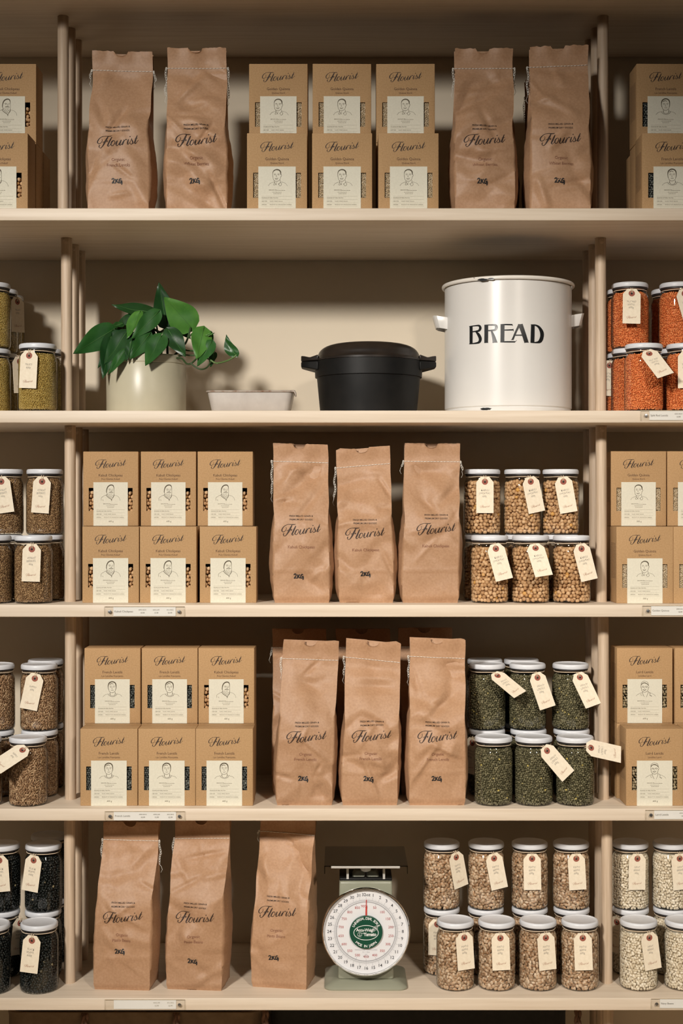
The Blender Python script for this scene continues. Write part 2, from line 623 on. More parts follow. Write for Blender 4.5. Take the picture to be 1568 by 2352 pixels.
def cyl_fill(name, half, tumble, tmpl, m, seed, pitch, dent=0.0, layers=2):
    rng = np.random.default_rng(seed)
    Ri, zlo, zhi = JR - 0.0009, 0.003, 0.1085
    P, FR = [], []
    pu, pv = pitch
    for L in range(layers):
        rad0 = Ri - half[2] * (0.95 + 1.5 * L)
        rows = int((zhi - zlo) / pv)
        for i in range(rows):
            z = zlo + half[2] * 0.9 + (i + 0.5 * (L % 2)) * pv
            rr = rad0
            if z > 0.094:
                rr = rad0 - (z - 0.094) ** 2 / 0.0135 ** 2 * 0.0050
            n = int(2 * math.pi * rr / pu)
            a = (np.arange(n) + 0.5 * (i % 2) + rng.uniform(-0.28, 0.28, n)) * 2 * math.pi / n
            zz = z + rng.uniform(-0.30, 0.30, n) * pv
            r2 = rr - np.abs(rng.normal(0, 0.12, n)) * half[2]
            P.append(np.stack([r2 * np.cos(a), r2 * np.sin(a), zz], 1))
            t1 = np.stack([-np.sin(a), np.cos(a), 0 * a], 1)
            t2 = np.stack([0 * a, 0 * a, 1 + 0 * a], 1)
            nn = np.stack([np.cos(a), np.sin(a), 0 * a], 1)
            FR.append(np.stack([t1, t2, nn], 2))
    P = np.concatenate(P)
    FR = np.concatenate(FR)
    V, Fc = blobs(rng, P, FR, half, tumble, tmpl, 0.14, dent)
    # grains that touch the glass lie flat against it
    rv = np.hypot(V[:, 0], V[:, 1])
    zz = np.clip(V[:, 2], 0.0022, 0.1125)
    lim = np.interp(zz, [0.0, 0.002, 0.005, 0.009, 0.092, 0.0975, 0.1025, 0.1065, 0.1095, 0.12], [0.030, 0.0325, 0.0342, JR - 0.0007, JR - 0.0007, 0.0350, 0.0334, 0.0314, 0.0306, 0.0306])
    k = np.minimum(1.0, lim / np.maximum(rv, 1e-6))
    V = np.stack([V[:, 0] * k, V[:, 1] * k, zz], 1)
    # solid heart of the filling, well below the outer layer
    k = 24
    a = np.linspace(0, 2 * math.pi, k, endpoint=False)
    rc = Ri - half[2] * 2.6
    core = []
    for r, z in ((rc * 0.9, 0.005), (rc, 0.012), (rc, 0.092), (rc * 0.88, 0.105)):
        core.append(np.stack([r * np.cos(a), r * np.sin(a), z + 0 * a], 1))
    o = len(V)
    cf = []
    for i in range(3):
        for j in range(k):
            j2 = (j + 1) % k
            cf += [(o + i * k + j, o + i * k + j2, o + (i + 1) * k + j2), (o + i * k + j, o + (i + 1) * k + j2, o + (i + 1) * k + j)]
    for j in range(1, k - 1):
        cf += [(o, o + j + 1, o + j), (o + 3 * k, o + 3 * k + j, o + 3 * k + j + 1)]
    V = np.concatenate([V] + core)
    Fc = np.concatenate([Fc, np.array(cf)])
    me = mesh_from(name, V, Fc, True)
    me.materials.append(m)
    return me


FILL = {}


def fill(kind):
    if kind not in FILL:
        spec = {
            'chickpeas': ((0.0039, 0.0037, 0.0037), 0.9, ICO2, (0.0076, 0.0066), 0.035, 3),
            'green_lentils': ((0.0023, 0.0023, 0.0015), 0.8, ICO1, (0.0043, 0.0038), 0.0, 2),
            'red_lentils': ((0.0022, 0.0021, 0.0012), 0.8, ICO1, (0.0040, 0.0036), 0.0, 2),
            'wheat': ((0.0023, 0.0013, 0.0012), 0.5, ICO1, (0.0032, 0.0025), 0.0, 2),
            'farro': ((0.0040, 0.0015, 0.0014), 0.4, ICO1, (0.0046, 0.0032), 0.0, 2),
            'millet': ((0.00105, 0.00105, 0.00105), 0.4, ICO1, (0.0021, 0.00185), 0.0, 1),
            'black_beans': ((0.0030, 0.0024, 0.0020), 0.6, ICO1, (0.0056, 0.0048), 0.0, 2),
            'pinto': ((0.0047, 0.0031, 0.0025), 0.6, ICO2, (0.0072, 0.0054), 0.02, 2),
            'navy': ((0.0035, 0.0026, 0.0024), 0.6, ICO2, (0.0058, 0.0048), 0.0, 2),
        }[kind]
        half, tum, tm, pitch, dent, lay = spec
        FILL[kind] = [cyl_fill(kind, half, tum, tm, M[kind], 7 + 31 * len(FILL) + i, pitch, dent, lay) for i in range(1)]
    return FILL[kind][0]

# ------------------------------------------------------------------ jars


def jar_meshes():
    prof = [(0.0, 0.0012), (0.026, 0.0012), (0.030, 0.0), (0.0335, 0.0010), (0.0354, 0.0040), (JR, 0.0085), (JR, 0.092), (0.0357, 0.0975), (0.0342, 0.1025), (0.0322, 0.1065), (0.0314, 0.1095), (0.0314, 0.1200)]
    g = lathe('glass', prof[1:], 56, 60)
    lid = lathe('lid', [(0.0335, 0.1180), (0.0346, 0.1180), (0.0350, 0.1187), (0.0350, 0.1235), (0.0344, 0.1255), (0.0328, JH), (0.0308, JH), (0.0296, 0.1260), (0.0288, 0.1256), (0.0, 0.1258)][:-1], 56, 35)
    ring = []
    for i in range(41):
        a = 2 * math.pi * i / 40
        ring.append((0.0322 * math.cos(a), 0.0322 * math.sin(a), 0.1122 + 0.0004 * math.sin(3 * a)))
    V, Fc = tube_geo(ring, 0.0008, 6)
    st = mesh_from('string', V, Fc, True)
    seal = lathe('seal', [(0.0318, 0.1145), (0.0333, 0.1150), (0.0333, 0.1184), (0.0318, 0.1186)], 40, cap=False)
    return g, lid, st, seal


JG, JL, JS, JSEAL = jar_meshes()
M['seal'] = mat('dark_lid_seal', (0.02, 0.016, 0.016), 0.5)
TW, THT = 0.0335, 0.070
CH = 0.0085


def tag_mesh():
    o = [(-TW / 2, -THT), (TW / 2, -THT), (TW / 2, -CH * 1.25), (TW / 2 - CH, 0), (-TW / 2 + CH, 0), (-TW / 2, -CH * 1.25)]
    n = len(o)
    V = [(x, -0.0003, z) for x, z in o] + [(x, 0.0003, z) for x, z in o]
    Fc = [tuple(range(n)), tuple(range(2 * n - 1, n - 1, -1))] + [(i, (i + 1) % n, n + (i + 1) % n, n + i) for i in range(n)]
    return mesh_from('tag', V, Fc)


TAGM = tag_mesh()


def disc2d(r, n=20, r0=0.0):
    V = [(r * math.cos(2 * math.pi * i / n), r * math.sin(2 * math.pi * i / n)) for i in range(n)]
    if r0 == 0:
        return V, [tuple(range(n))]
    V += [(r0 * math.cos(2 * math.pi * i / n), r0 * math.sin(2 * math.pi * i / n)) for i in range(n)]
    return V, [(i, (i + 1) % n, n + (i + 1) % n, n + i) for i in range(n)]


EYEM = flat('eyelet', tf2d(disc2d(0.0060, 22, 0.0021), 1, 0, -0.0095), -0.0005)
HOLEM = flat('eyelet_hole', tf2d(disc2d(0.0022, 14), 1, 0, -0.0095), -0.0006)
TLOGO = flat('tag_lettering', tf2d(LOGO2D, 0.0185, 0.0, -THT + 0.0125, sx=1.0), -0.0005)
_v, _f = join_geo([tube_geo([(-0.0013, -0.0008, -0.009), (-0.0012, -0.0014, -0.004), (-0.0016, -0.0008, 0.0006), (-0.0022, 0.0030, 0.003)], 0.0006, 5),
                   tube_geo([(0.0013, -0.0008, -0.009), (0.0012, -0.0014, -0.004), (0.0016, -0.0008, 0.0006), (0.0022, 0.0030, 0.003)], 0.0006, 5)])
LOOPM = mesh_from('string_loop', _v, _f, True)
WRIT = {}
TAGTXT = {'chickpeas': ['KABULI', 'CHICKPEAS', '600g'], 'green_lentils': ['FRENCH', 'LENTILS', '600g'], 'red_lentils': ['SPLIT RED', 'LENTILS', '600g'],
          'wheat': ['WHEAT', 'BERRIES', '600g'], 'farro': ['FARRO', '600g'], 'millet': ['MILLET', '600g'],
          'black_beans': ['BLACK', 'BEANS', '600g'], 'pinto': ['PINTO', 'BEANS', '600g'], 'navy': ['NAVY', 'BEANS', '600g']}


def writing(kind):
    if kind not in WRIT:
        ls = TAGTXT[kind]
        WRIT[kind] = flat('handwriting', tf2d(handwriting(ls, len(WRIT) + 3, 0.0051), 1.0, 0, -0.026), -0.0005)
    return WRIT[kind]


JRND = random.Random(5)


def jar(kind, cpx, zc, base, label, group, tg=None):
    """tg = (px x of the tag's top centre, tilt in degrees (+ = foot swings right), lift in degrees)"""
    X = wx(cpx, zc)
    r = empty('glass_jar', (X, zc, base))
    tag(r, label, 'jar', group)
    obj('glass', JG, M['glass'], r)
    obj('lid', JL, M['lid'], r)
    obj('lid_seal', JSEAL, M['seal'], r)
    g = obj({'chickpeas': 'chickpeas', 'green_lentils': 'green_lentils', 'red_lentils': 'red_lentils', 'wheat': 'wheat_berries', 'farro': 'farro_grains', 'millet': 'millet',
             'black_beans': 'black_beans', 'pinto': 'pinto_beans', 'navy': 'navy_beans'}[kind], fill(kind), None, r, rot=(0, 0, JRND.uniform(0, 6.28)))
    g['kind'] = 'stuff'
    obj('string', JS, M['string'], r)
    if tg:
        tx, tilt, lift = tg
        dx = wx(tx, zc - JR) - X
        az = math.asin(max(-0.95, min(0.95, dx / (JR + 0.001))))
        yy = -math.cos(az) * (JR + 0.0022)
        t = obj('tag', TAGM, M['tag'], r, (dx * 1.0, yy, 0.1120))
        R = Matrix.Rotation(az * 0.75, 4, 'Z') @ Matrix.Rotation(math.radians(-lift), 4, 'X') @ Matrix.Rotation(math.radians(-tilt), 4, 'Y')
        t.rotation_euler = R.to_euler()
        t['label'] = 'manila paper tag'
        obj('eyelet', EYEM, M['eyelet'], t)
        obj('eyelet_hole', HOLEM, M['hole'], t)
        obj('handwriting', writing(kind), M['pencil'], t)
        obj('lettering', TLOGO, M['tag_ink'], t)
        obj('string_loop', LOOPM, M['string'], t)
    return r


# ------------------------------------------------------------------ cartons
BW, BH, BD = 0.107, 0.144, 0.060
HX0, HX1, HZ0, HZ1 = -0.0425, 0.0425, 0.0290, 0.0735      # window cut in the front


def carton_mesh():
    bm = bmesh.new()
    add_box(bm, (-BW / 2, 0, 0), (BW / 2, BD, BH), 0.0011, 2)
    fr = min(bm.faces, key=lambda f: f.calc_center_median().y - f.calc_area() * 10)
    loop = list(fr.verts)
    bm.faces.remove(fr)
    # order the loop from the lower left, counter clockwise seen from the front
    loop.sort(key=lambda v: math.atan2(v.co.z - BH / 2, v.co.x))
    hole = [bm.verts.new((x, 0, z)) for x, z in ((HX0, HZ0), (HX1, HZ0), (HX1, HZ1), (HX0, HZ1))]
    back = [bm.verts.new((v.co.x, 0.0012, v.co.z)) for v in hole]
    for i in range(4):
        j = (i + 1) % 4
        bm.faces.new((loop[i], loop[j], hole[j], hole[i]))
        bm.faces.new((hole[i], hole[j], back[j], back[i]))
    return bm_mesh('body', bm, True, 40)


CARTON = carton_mesh()
LW, LH = 0.0665, 0.0845
LABELM = box_mesh('label', (-LW / 2, -0.0005, 0.0002), (LW / 2, -0.0001, LH))
PORT = {}


def portrait(kind):
    """pencil-like head and shoulders on a label; coordinates of a ~900 x 520 field"""
    w = 7
    if kind == 'chickpeas':
        st = [[(345, 330, 10), (350, 220, 22), (385, 130, 30), (450, 85, 34), (510, 95, 30), (535, 160, 14), (540, 230, 8)],
              [(345, 240, 8), (338, 290, 8), (352, 330, 8)], [(355, 320, 8), (375, 390, 10), (420, 450, 10), (480, 470, 8), (525, 430, 8), (540, 330, 7), (538, 230, 6)],
              [(395, 215, 9), (430, 200, 10), (455, 212, 8)], [(490, 210, 8), (520, 205, 9)], [(405, 240, 8), (430, 232, 10), (450, 240, 8)], [(490, 240, 8), (515, 235, 9)],
              [(470, 220, 6), (478, 280, 7), (455, 290, 6)], [(405, 315, 12), (440, 300, 16), (480, 300, 14), (520, 315, 12)], [(430, 325, 7), (470, 335, 7), (500, 325, 6)],
              [(400, 340, 7), (420, 400, 8), (470, 430, 9), (510, 390, 7)], [(430, 360, 6), (460, 385, 6), (490, 360, 6)],
              [(360, 360, 10), (340, 400, 14), (400, 470, 16), (470, 520, 16), (480, 560, 6)], [(540, 360, 8), (535, 430, 8), (480, 520, 12)],
              [(350, 380, 8), (270, 420, 7), (205, 480, 6), (210, 560, 6)], [(550, 390, 6), (640, 430, 6), (690, 500, 6), (700, 560, 6)], [(470, 530, 6), (470, 570, 6)], [(250, 530, 9), (255, 560, 9)]]
    elif kind == 'quinoa':
        st = [[(350, 300, 9), (345, 200, 10), (365, 130, 20), (420, 90, 30), (490, 95, 34), (535, 150, 30), (540, 230, 14)],
              [(540, 210, 8), (560, 240, 8), (545, 290, 8)], [(350, 290, 8), (365, 370, 8), (420, 415, 9), (480, 405, 8), (525, 350, 8), (540, 280, 7)],
              [(375, 215, 9), (405, 208, 11), (425, 216, 8)], [(460, 214, 8), (490, 206, 11), (515, 216, 8)], [(385, 238, 10), (410, 238, 12)], [(470, 238, 10), (498, 238, 12)],
              [(436, 230, 6), (430, 290, 7), (455, 292, 6)], [(395, 330, 9), (435, 345, 11), (480, 325, 8)], [(400, 350, 6), (435, 365, 6), (470, 350, 6)],
              [(385, 400, 8), (392, 440, 8), (440, 520, 8)], [(525, 380, 8), (530, 440, 8), (480, 500, 8)],
              [(392, 440, 8), (370, 520, 8), (420, 500, 8), (440, 470, 8)], [(530, 430, 8), (560, 500, 8), (520, 545, 8), (480, 480, 8)],
              [(385, 430, 6), (290, 470, 6), (240, 540, 6)], [(550, 430, 6), (650, 470, 6), (700, 545, 6)], [(430, 450, 9), (450, 455, 9)]]
    elif kind == 'dark_lentils':
        st = [[(350, 310, 10), (342, 210, 18), (365, 120, 32), (430, 75, 34), (500, 90, 36), (540, 150, 26), (548, 260, 14), (535, 310, 10)],
              [(380, 160, 14), (430, 125, 18), (480, 150, 10)], [(355, 290, 8), (370, 360, 9), (420, 400, 10), (480, 395, 9), (525, 350, 8), (535, 290, 8)],
              [(380, 212, 8), (410, 200, 9), (432, 212, 7)], [(465, 210, 7), (495, 200, 9), (520, 212, 8)], [(385, 235, 10), (420, 236, 12)], [(472, 236, 12), (505, 235, 10)],
              [(445, 225, 6), (440, 290, 7), (462, 292, 6)], [(415, 330, 8), (450, 335, 10), (485, 328, 8)],
              [(390, 390, 9), (392, 440, 10)], [(520, 380, 9), (522, 430, 10)],
              [(345, 440, 10), (370, 490, 10), (450, 525, 9), (540, 490, 10), (565, 430, 10)], [(385, 430, 16), (400, 480, 10), (450, 500, 8), (510, 480, 10), (530, 420, 16)],
              [(345, 440, 6), (260, 470, 6), (205, 530, 6)], [(565, 440, 6), (660, 470, 6), (700, 520, 7)]]
    else:
        st = [[(355, 190, 9), (360, 120, 9), (400, 75, 8), (460, 65, 8), (520, 95, 9), (540, 150, 9), (545, 190, 9)],
              [(350, 190, 10), (390, 130, 20), (450, 115, 26), (510, 145, 20), (550, 200, 12)],
              [(355, 180, 7), (350, 230, 8), (358, 280, 8)], [(545, 200, 8), (560, 230, 8), (545, 270, 8)],
              [(358, 250, 8), (370, 340, 9), (420, 390, 11), (480, 390, 10), (525, 340, 9), (545, 250, 8)],
              [(375, 225, 8), (395, 245, 12), (425, 240, 10), (428, 220, 7), (400, 212, 8), (375, 225, 8)], [(465, 220, 8), (470, 242, 10), (505, 245, 12), (520, 222, 8), (490, 212, 8), (465, 220, 8)],
              [(440, 235, 6), (436, 280, 7), (460, 282, 6)], [(395, 305, 9), (440, 330, 12), (490, 302, 9)], [(405, 325, 6), (440, 348, 6), (480, 325, 6)],
              [(395, 380, 10), (392, 430, 9), (440, 540, 8)], [(535, 360, 10), (530, 430, 9), (490, 540, 8)], [(550, 380, 8), (590, 440, 9), (570, 500, 7)], [(590, 490, 18), (630, 520, 14)],
              [(385, 400, 7), (300, 440, 7), (220, 500, 6)], [(560, 400, 6), (680, 460, 6), (730, 520, 6)], [(360, 430, 6), (350, 480, 6), (390, 500, 6)]]
    V, Fc = strokes2d(st, 3, 0.95)
    s = LW / 900
    return [((x - 450) * s, LH - (65 + (-y - 75) * 0.86) * s) for x, y in V], Fc


BOXKIND = {
    'chickpeas': ('Kabuli Chickpeas', 'Pois Chiches Kabuli', '600 g', 'chickpeas'),
    'quinoa': ('Golden Quinoa', 'Quinoa Doré', '500 g', 'quinoa'),
    'dark_lentils': ('French Lentils', 'Les Lentilles Françaises', '600 g', 'green_lentils'),
    'laird_lentils': ('Laird Lentils', 'Lentilles Laird', '600 g', 'pale_lentils'),
}
BOXM = {}


def hline(x0, x1, z, t):
    return [(x0, z), (x1, z), (x1, z + t), (x0, z + t)], [(0, 1, 2, 3)]


def box_prints(kind):
    if kind in BOXM:
        return BOXM[kind]
    nm, fr, g, _ = BOXKIND[kind]
    logo = flat('logo_lettering', tf2d(LOGO2D, 0.0590, 0.0, BH - 0.0245), -0.00025)
    name = flat('name_lettering', join2d([text2d(nm, 0.0069, 0, BH - 0.0462, bold=0.004, sx=0.98), text2d(fr, 0.0047, 0, BH - 0.0535, sx=0.95)]), -0.00025)
    por = flat('portrait_drawing', portrait(kind), -0.0007)
    rr = random.Random(hash(nm) % 1000 if False else len(nm) * 7)
    P = [text2d('GROWN BY', 0.0026, -0.0075, 0.0425, bold=0.006)]
    # the growers' names are too small to read: short dashes
    for zc, w0, x0 in ((0.0416, 0.014, -0.001), (0.0386, 0.016, -0.008), (0.0358, 0.013, -0.0065)):
        x = x0
        while x < x0 + w0:
            d = rr.uniform(0.0012, 0.003)
            P.append(hline(x, x + d, zc, 0.0006))
            x += d + 0.0006
    for i, (a, b) in enumerate((('SOURCE OF', 'FIBRE, PROTEIN'), ('USE FOR', 'SOUPS, STEWS, SALADS'), ('ORIGIN', 'PRODUCT OF / PRODUIT DU CANADA'))):
        z = 0.0285 - i * 0.0060
        P.append(text2d(a, 0.0026, -0.0275, z, 'LEFT', bold=0.006))
        P.append(text2d(b, 0.0025, -0.0130, z, 'LEFT', sx=0.88))
    P.append(text2d(g, 0.0042, 0.001, 0.0088, bold=0.004))
    txt = flat('label_text', join2d(P), -0.0007)
    rules = flat('label_rule', join2d([hline(-0.0275, 0.0275, 0.0315 - i * 0.0060, 0.00022) for i in range(4)]), -0.00065)
    # what shows in the window: a layer of the goods just behind the opening
    rng = np.random.default_rng(3)
    half, pitch, tm, tum = {'chickpeas': ((0.0039, 0.0037, 0.0037), 0.0076, ICO2, 0.9), 'quinoa': ((0.0010, 0.0010, 0.0008), 0.0019, ICO1, 0.6),
                            'dark_lentils': ((0.0025, 0.0025, 0.0015), 0.0042, ICO1, 0.8), 'laird_lentils': ((0.0034, 0.0034, 0.0020), 0.0058, ICO1, 0.8)}[kind]
    P3 = []
    for side in (-1, 1):
        nx = int(0.018 / pitch) + 1
        nz = int(0.060 / pitch)
        for L in range(2):
            for i in range(nx):
                for k in range(nz):
                    x = side * (0.0285 + i * pitch + 0.5 * (k % 2) * pitch)
                    if abs(x) > BW / 2 - 0.0035 - half[0]:
                        continue
                    P3.append((x + rng.uniform(-.2, .2) * pitch, 0.0028 + half[0] * 1.0 + L * pitch * 0.8 + abs(rng.normal(0, .25)) * half[2], 0.022 + k * pitch * 0.92 + rng.uniform(-.2, .2) * pitch))
    P3 = np.array(P3)
    fr3 = np.broadcast_to(np.array([[1, 0, 0], [0, 0, 1], [0, -1, 0]], float).T, (len(P3), 3, 3))
    V, Fc = blobs(rng, P3, fr3, half, tum, tm, 0.12)
    con = mesh_from('contents', V, Fc, True)
    con.materials.append(M[kind])
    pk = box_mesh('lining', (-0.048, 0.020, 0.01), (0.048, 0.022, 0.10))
    BOXM[kind] = (logo, name, por, txt, rules, con, pk)
    return BOXM[kind]


SIDE = None


def side_print():
    global SIDE
    if SIDE is None:
        r = random.Random(2)
        P = []
        for i in range(26):
            x = 0.008
            z = 0.112 - i * 0.0026
            while x < 0.050:
                d = r.uniform(0.002, 0.006)
                P.append(hline(x, x + d, z, 0.0006))
                x += d + 0.0012
        V, Fc = join2d(P)
        SIDE = mesh_from('side_text', [(-BW / 2 - 0.0002, a, b) for a, b in V], Fc)
    return SIDE


def carton(kind, cpx, zf, base, label, group, yaw=0.0, sc=1.0, prints=True, side=False):
    r = empty('carton', (wx(cpx, zf), zf, base), math.radians(yaw))
    tag(r, label, 'box', group)
    r.scale = (sc, sc, sc)
    obj('body', CARTON, M['kraft_box'], r)
    lab = obj('label', LABELM, M['label'], r)
    lab['label'] = 'cream paper label'
    logo, name, por, txt, rules, con, pk = box_prints(kind)
    c = obj(BOXKIND[kind][3], con, None, r)
    c['kind'] = 'stuff'
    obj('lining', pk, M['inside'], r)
    if prints:
        obj('logo_lettering', logo, M['ink'], r)
        obj('name_lettering', name, M['ink_brown'], r)
        obj('portrait_drawing', por, M['ink_grey'], lab)
        obj('label_text', txt, M['ink_text'], lab)
        obj('label_rule', rules, M['ink_soft'], lab)
    if side:
        obj('side_text', side_print(), M['ink_brown'], r)
    return r

# ------------------------------------------------------------------ paper bags


def sstep(a, b, x):
    t = min(1.0, max(0.0, (x - a) / (b - a)))
    return t * t * (3 - 2 * t)


def paper_bag(cpx, zf, base, H, seed, label, group, lean=0.0, roll=0.0, yaw=0.0, lines=(), kg=0.165, sc=1.0, tails=(('L', 0.065),), W=0.106, logo_v=0.44, logo_dx=0.0, tuck=0.55, prints=True, stitch_v=0.885, bulge=0.010):
    """lean: sideways shift of the top (m); roll: slope of the top edge and stitch"""
    rnd = random.Random(seed)
    D = 0.074
    nu, nv = 40, 84
    creases = []
    for _ in range(16):
        creases.append((rnd.uniform(-W / 2, W / 2), rnd.uniform(0.10, 0.90) * H, rnd.uniform(-1.2, 1.2), rnd.uniform(0.018, 0.060), rnd.uniform(0.005, 0.018), rnd.choice((-1, 1)) * rnd.uniform(0.0018, 0.0062)))
    off = Vector((seed * 3.7, seed * 1.3, 0))
    tri = []
    for _ in range(5):          # flat facets meeting in sharp folds
        an = rnd.uniform(0, math.pi)
        fq = rnd.uniform(9, 26)
        tri.append((math.cos(an), math.sin(an), fq, rnd.random(), rnd.uniform(0.030, 0.075) / fq * rnd.choice((0.6, 1, 1.5))))

    def disp(x, z):
        v = z / H
        env = sstep(0.0, 0.06, v) * (1 - 0.75 * sstep(stitch_v - 0.06, stitch_v, v))
        wx_, wz_ = x + 0.006 * noise.noise(Vector((x * 25, z * 25, 11)) + off), z + 0.008 * noise.noise(Vector((x * 25, z * 25, 17)) + off)
        d = noise.noise(Vector((x * 16, z * 10, 0)) + off) * 0.0055
        e1 = 0.30 + 1.45 * max(0.0, noise.noise(Vector((x * 12, z * 9, 5)) + off) + 0.15)
        for ca, sa, fq, ph0, am in tri:
            q = (wx_ * ca + wz_ * sa) * fq + ph0
            d += am * e1 * (abs(q - math.floor(q + 0.5)) * 2 - 0.5)
        for cx, cz, an, ln, wd, am in creases:
            dx, dz = x - cx, z - cz
            al = dx * math.cos(an) + dz * math.sin(an)
            pe = -dx * math.sin(an) + dz * math.cos(an)
            if abs(al) < ln and abs(pe) < wd:
                d += am * (1 - abs(pe) / wd) * (1 - (al / ln) ** 2)
        # factory fold across the lower third
        d += 0.0010 * math.exp(-((z - 0.205 * H) / 0.003) ** 2)
        return d * env

    top_w = [noise.noise(Vector((i * 0.35, seed, 0))) * 0.0022 for i in range(nu + 1)]

    def cxo(v):
        return lean * (v ** 1.4) + 0.0020 * noise.noise(Vector((seed, v * 3, 0)))

    def dep(v):
        return D * (1 - sstep(tuck - 0.10, stitch_v, v)) + 0.0075 + 0.008 * sstep(0.91, 1.0, v)

    def front(u, v):
        """u in -1..1, v in 0..1"""
        hw = W / 2 * (1 + 0.030 * noise.noise(Vector((seed * 2.1 + (9 if u > 0 else 0), v * 7, 0))) * sstep(0.1, 0.3, v) - 0.035 * math.exp(-((v - tuck + 0.03) / 0.07) ** 2)) * (1 - 0.03 * (1 - sstep(0.0, 0.035, v)))
        x = u * hw
        z = v * H
        d = dep(v)
        belly = 0.006 * (1 - u * u) * (math.sin(math.pi * min(1, v / 0.75)) if v < 0.75 else 0)
        mid = D / 2 + 0.006 * sstep(0.5, 1, v)
        y = mid - d / 2 - belly
        # corners round in near the foot
        y += 0.004 * (1 - sstep(0.0, 0.04, v))
        y -= disp(x, z)
        # ruffles above the stitch
        if v > stitch_v:
            y += 0.0016 * math.sin(u * 7 + seed) * sstep(stitch_v, 1, v)
        z2 = z + roll * x * sstep(0.45, 0.85, v)
        if v > 0.9:
            i = (u + 1) / 2 * nu
            z2 += top_w[int(min(nu, max(0, round(i))))] * sstep(0.93, 1.0, v)
            nr = 0.0125
            xn = x + 0.002
            if abs(xn) < nr:
                lim = H + roll * x - math.sqrt(nr * nr - xn * xn) * 0.75
                if z2 > lim:
                    z2 = lim
        return Vector((x + cxo(v), y, z2))

    V = []
    ring = None
    ns, nb = 10, 12
    grid = np.zeros((nv + 1, nu + 1, 3))
    for j in range(nv + 1):
        v = j / nv
        row = []
        for i in range(nu + 1):
            p = front(-1 + 2 * i / nu, v)
            grid[j, i] = p
            row.append(p)
        d = dep(v)
        fl, fr = row[0], row[-1]
        mid = D / 2 + 0.006 * sstep(0.5, 1, v)
        yb = mid + d / 2 + 0.3 * 0.006
        hwb = W / 2
        g = bulge * math.sin(math.pi * min(1.0, v / (tuck + 0.05)) ** 0.8) if v < tuck + 0.05 else 0.0
        g -= 0.040 * sstep(tuck - 0.02, tuck + 0.22, v)

        def side(a, b, sgn):
            out = []
            for k in range(1, ns):
                t = k / ns
                p = a.lerp(b, t)
                prof = 1 - abs(2 * t - 1) if g < 0 else math.sin(math.pi * t)
                wob = 0.0016 * noise.noise(Vector((t * 4, v * 16, sgn + seed)))
                out.append(Vector((p.x + sgn * (g * prof + wob), p.y, v * H + (p.z - v * H) * (1 - t))))
            return out
        zb = v * H
        br = Vector((hwb + cxo(v), yb, zb + roll * hwb * sstep(0.45, 0.85, v)))
        bl = Vector((-hwb + cxo(v), yb, zb - roll * hwb * sstep(0.45, 0.85, v)))
        row += side(fr, br, 1)
        for k in range(nb + 1):
            t = k / nb
            p = br.lerp(bl, t)
            p.y += 0.0015 * noise.noise(Vector((t * 5, v * 12, seed + 9)))
            row.append(p)
        row += side(bl, fl, -1)
        ring = len(row)
        V += row
    Fc = []
    for j in range(nv):
        for i in range(ring):
            i2 = (i + 1) % ring
            Fc.append((j * ring + i, j * ring + i2, (j + 1) * ring + i2, (j + 1) * ring + i))
    Fc.append(tuple(range(ring))[::-1])
    me = mesh_from('paper', V, Fc, True, 70)

    def surf(x, z, lift=0.0007):
        """point on the printed front for panel coordinates"""
        fi = (x / (W / 2) + 1) / 2 * nu
        fj = z / H * nv
        i = int(min(nu - 1, max(0, math.floor(fi))))
        j = int(min(nv - 1, max(0, math.floor(fj))))
        a, b = fi - i, fj - j
        p = grid[j, i] * (1 - a) * (1 - b) + grid[j, i + 1] * a * (1 - b) + grid[j + 1, i] * (1 - a) * b + grid[j + 1, i + 1] * a * b
        return Vector((p[0], p[1] - lift, p[2]))

    r = empty('paper_bag', (wx(cpx, zf), zf, base), math.radians(yaw))
    tag(r, label, 'bag', group)
    r.scale = (sc, sc, sc)
    obj('paper', me, M['kraft_bag'], r)

    def pr(name, p2, m):
        V = [surf(a, b) for a, b in p2[0]]
        obj(name, mesh_from(name, V, p2[1]), m, r)
    if prints:
        dx = logo_dx
        pr('tagline_lettering', join2d([text2d('FRESH MILLED GRAIN &', 0.0042, dx, (logo_v + 0.088) * H, bold=0.006, sx=1.05), text2d('PREMIUM DRY GOODS', 0.0042, dx, (logo_v + 0.066) * H, bold=0.006, sx=1.05)]), M['ink'])
        pr('logo_lettering', tf2d(LOGO2D, 0.0745, dx, logo_v * H), M['ink'])
        if lines:
            pr('name_lettering', join2d([text2d(t, 0.0078, dx, (logo_v - 0.105 - 0.032 * i) * H, sx=0.95) for i, t in enumerate(lines)]), M['ink_rust'])
        if kg:
            pr('weight_marking', tf2d(KG2D, 0.0185, dx - 0.004 + rnd.uniform(-.003, .003), kg * H, rot=rnd.uniform(-.05, .1)), M['marker'])
    # stitching: short thread dashes standing proud of the paper
    parts = []
    zs = stitch_v * H
    nst = 17
    for k in range(nst):
        x0 = -W / 2 + W * k / nst
        x1 = x0 + W / nst * 0.90
        parts.append(tube_geo([surf(x0, zs, 0.0002), surf((x0 + x1) / 2, zs, 0.0011), surf(min(x1, W / 2), zs, 0.0002)], 0.00055, 5))
    obj('stitching', mesh_from('stitching', *join_geo(parts), smooth=True), M['thread'], r)
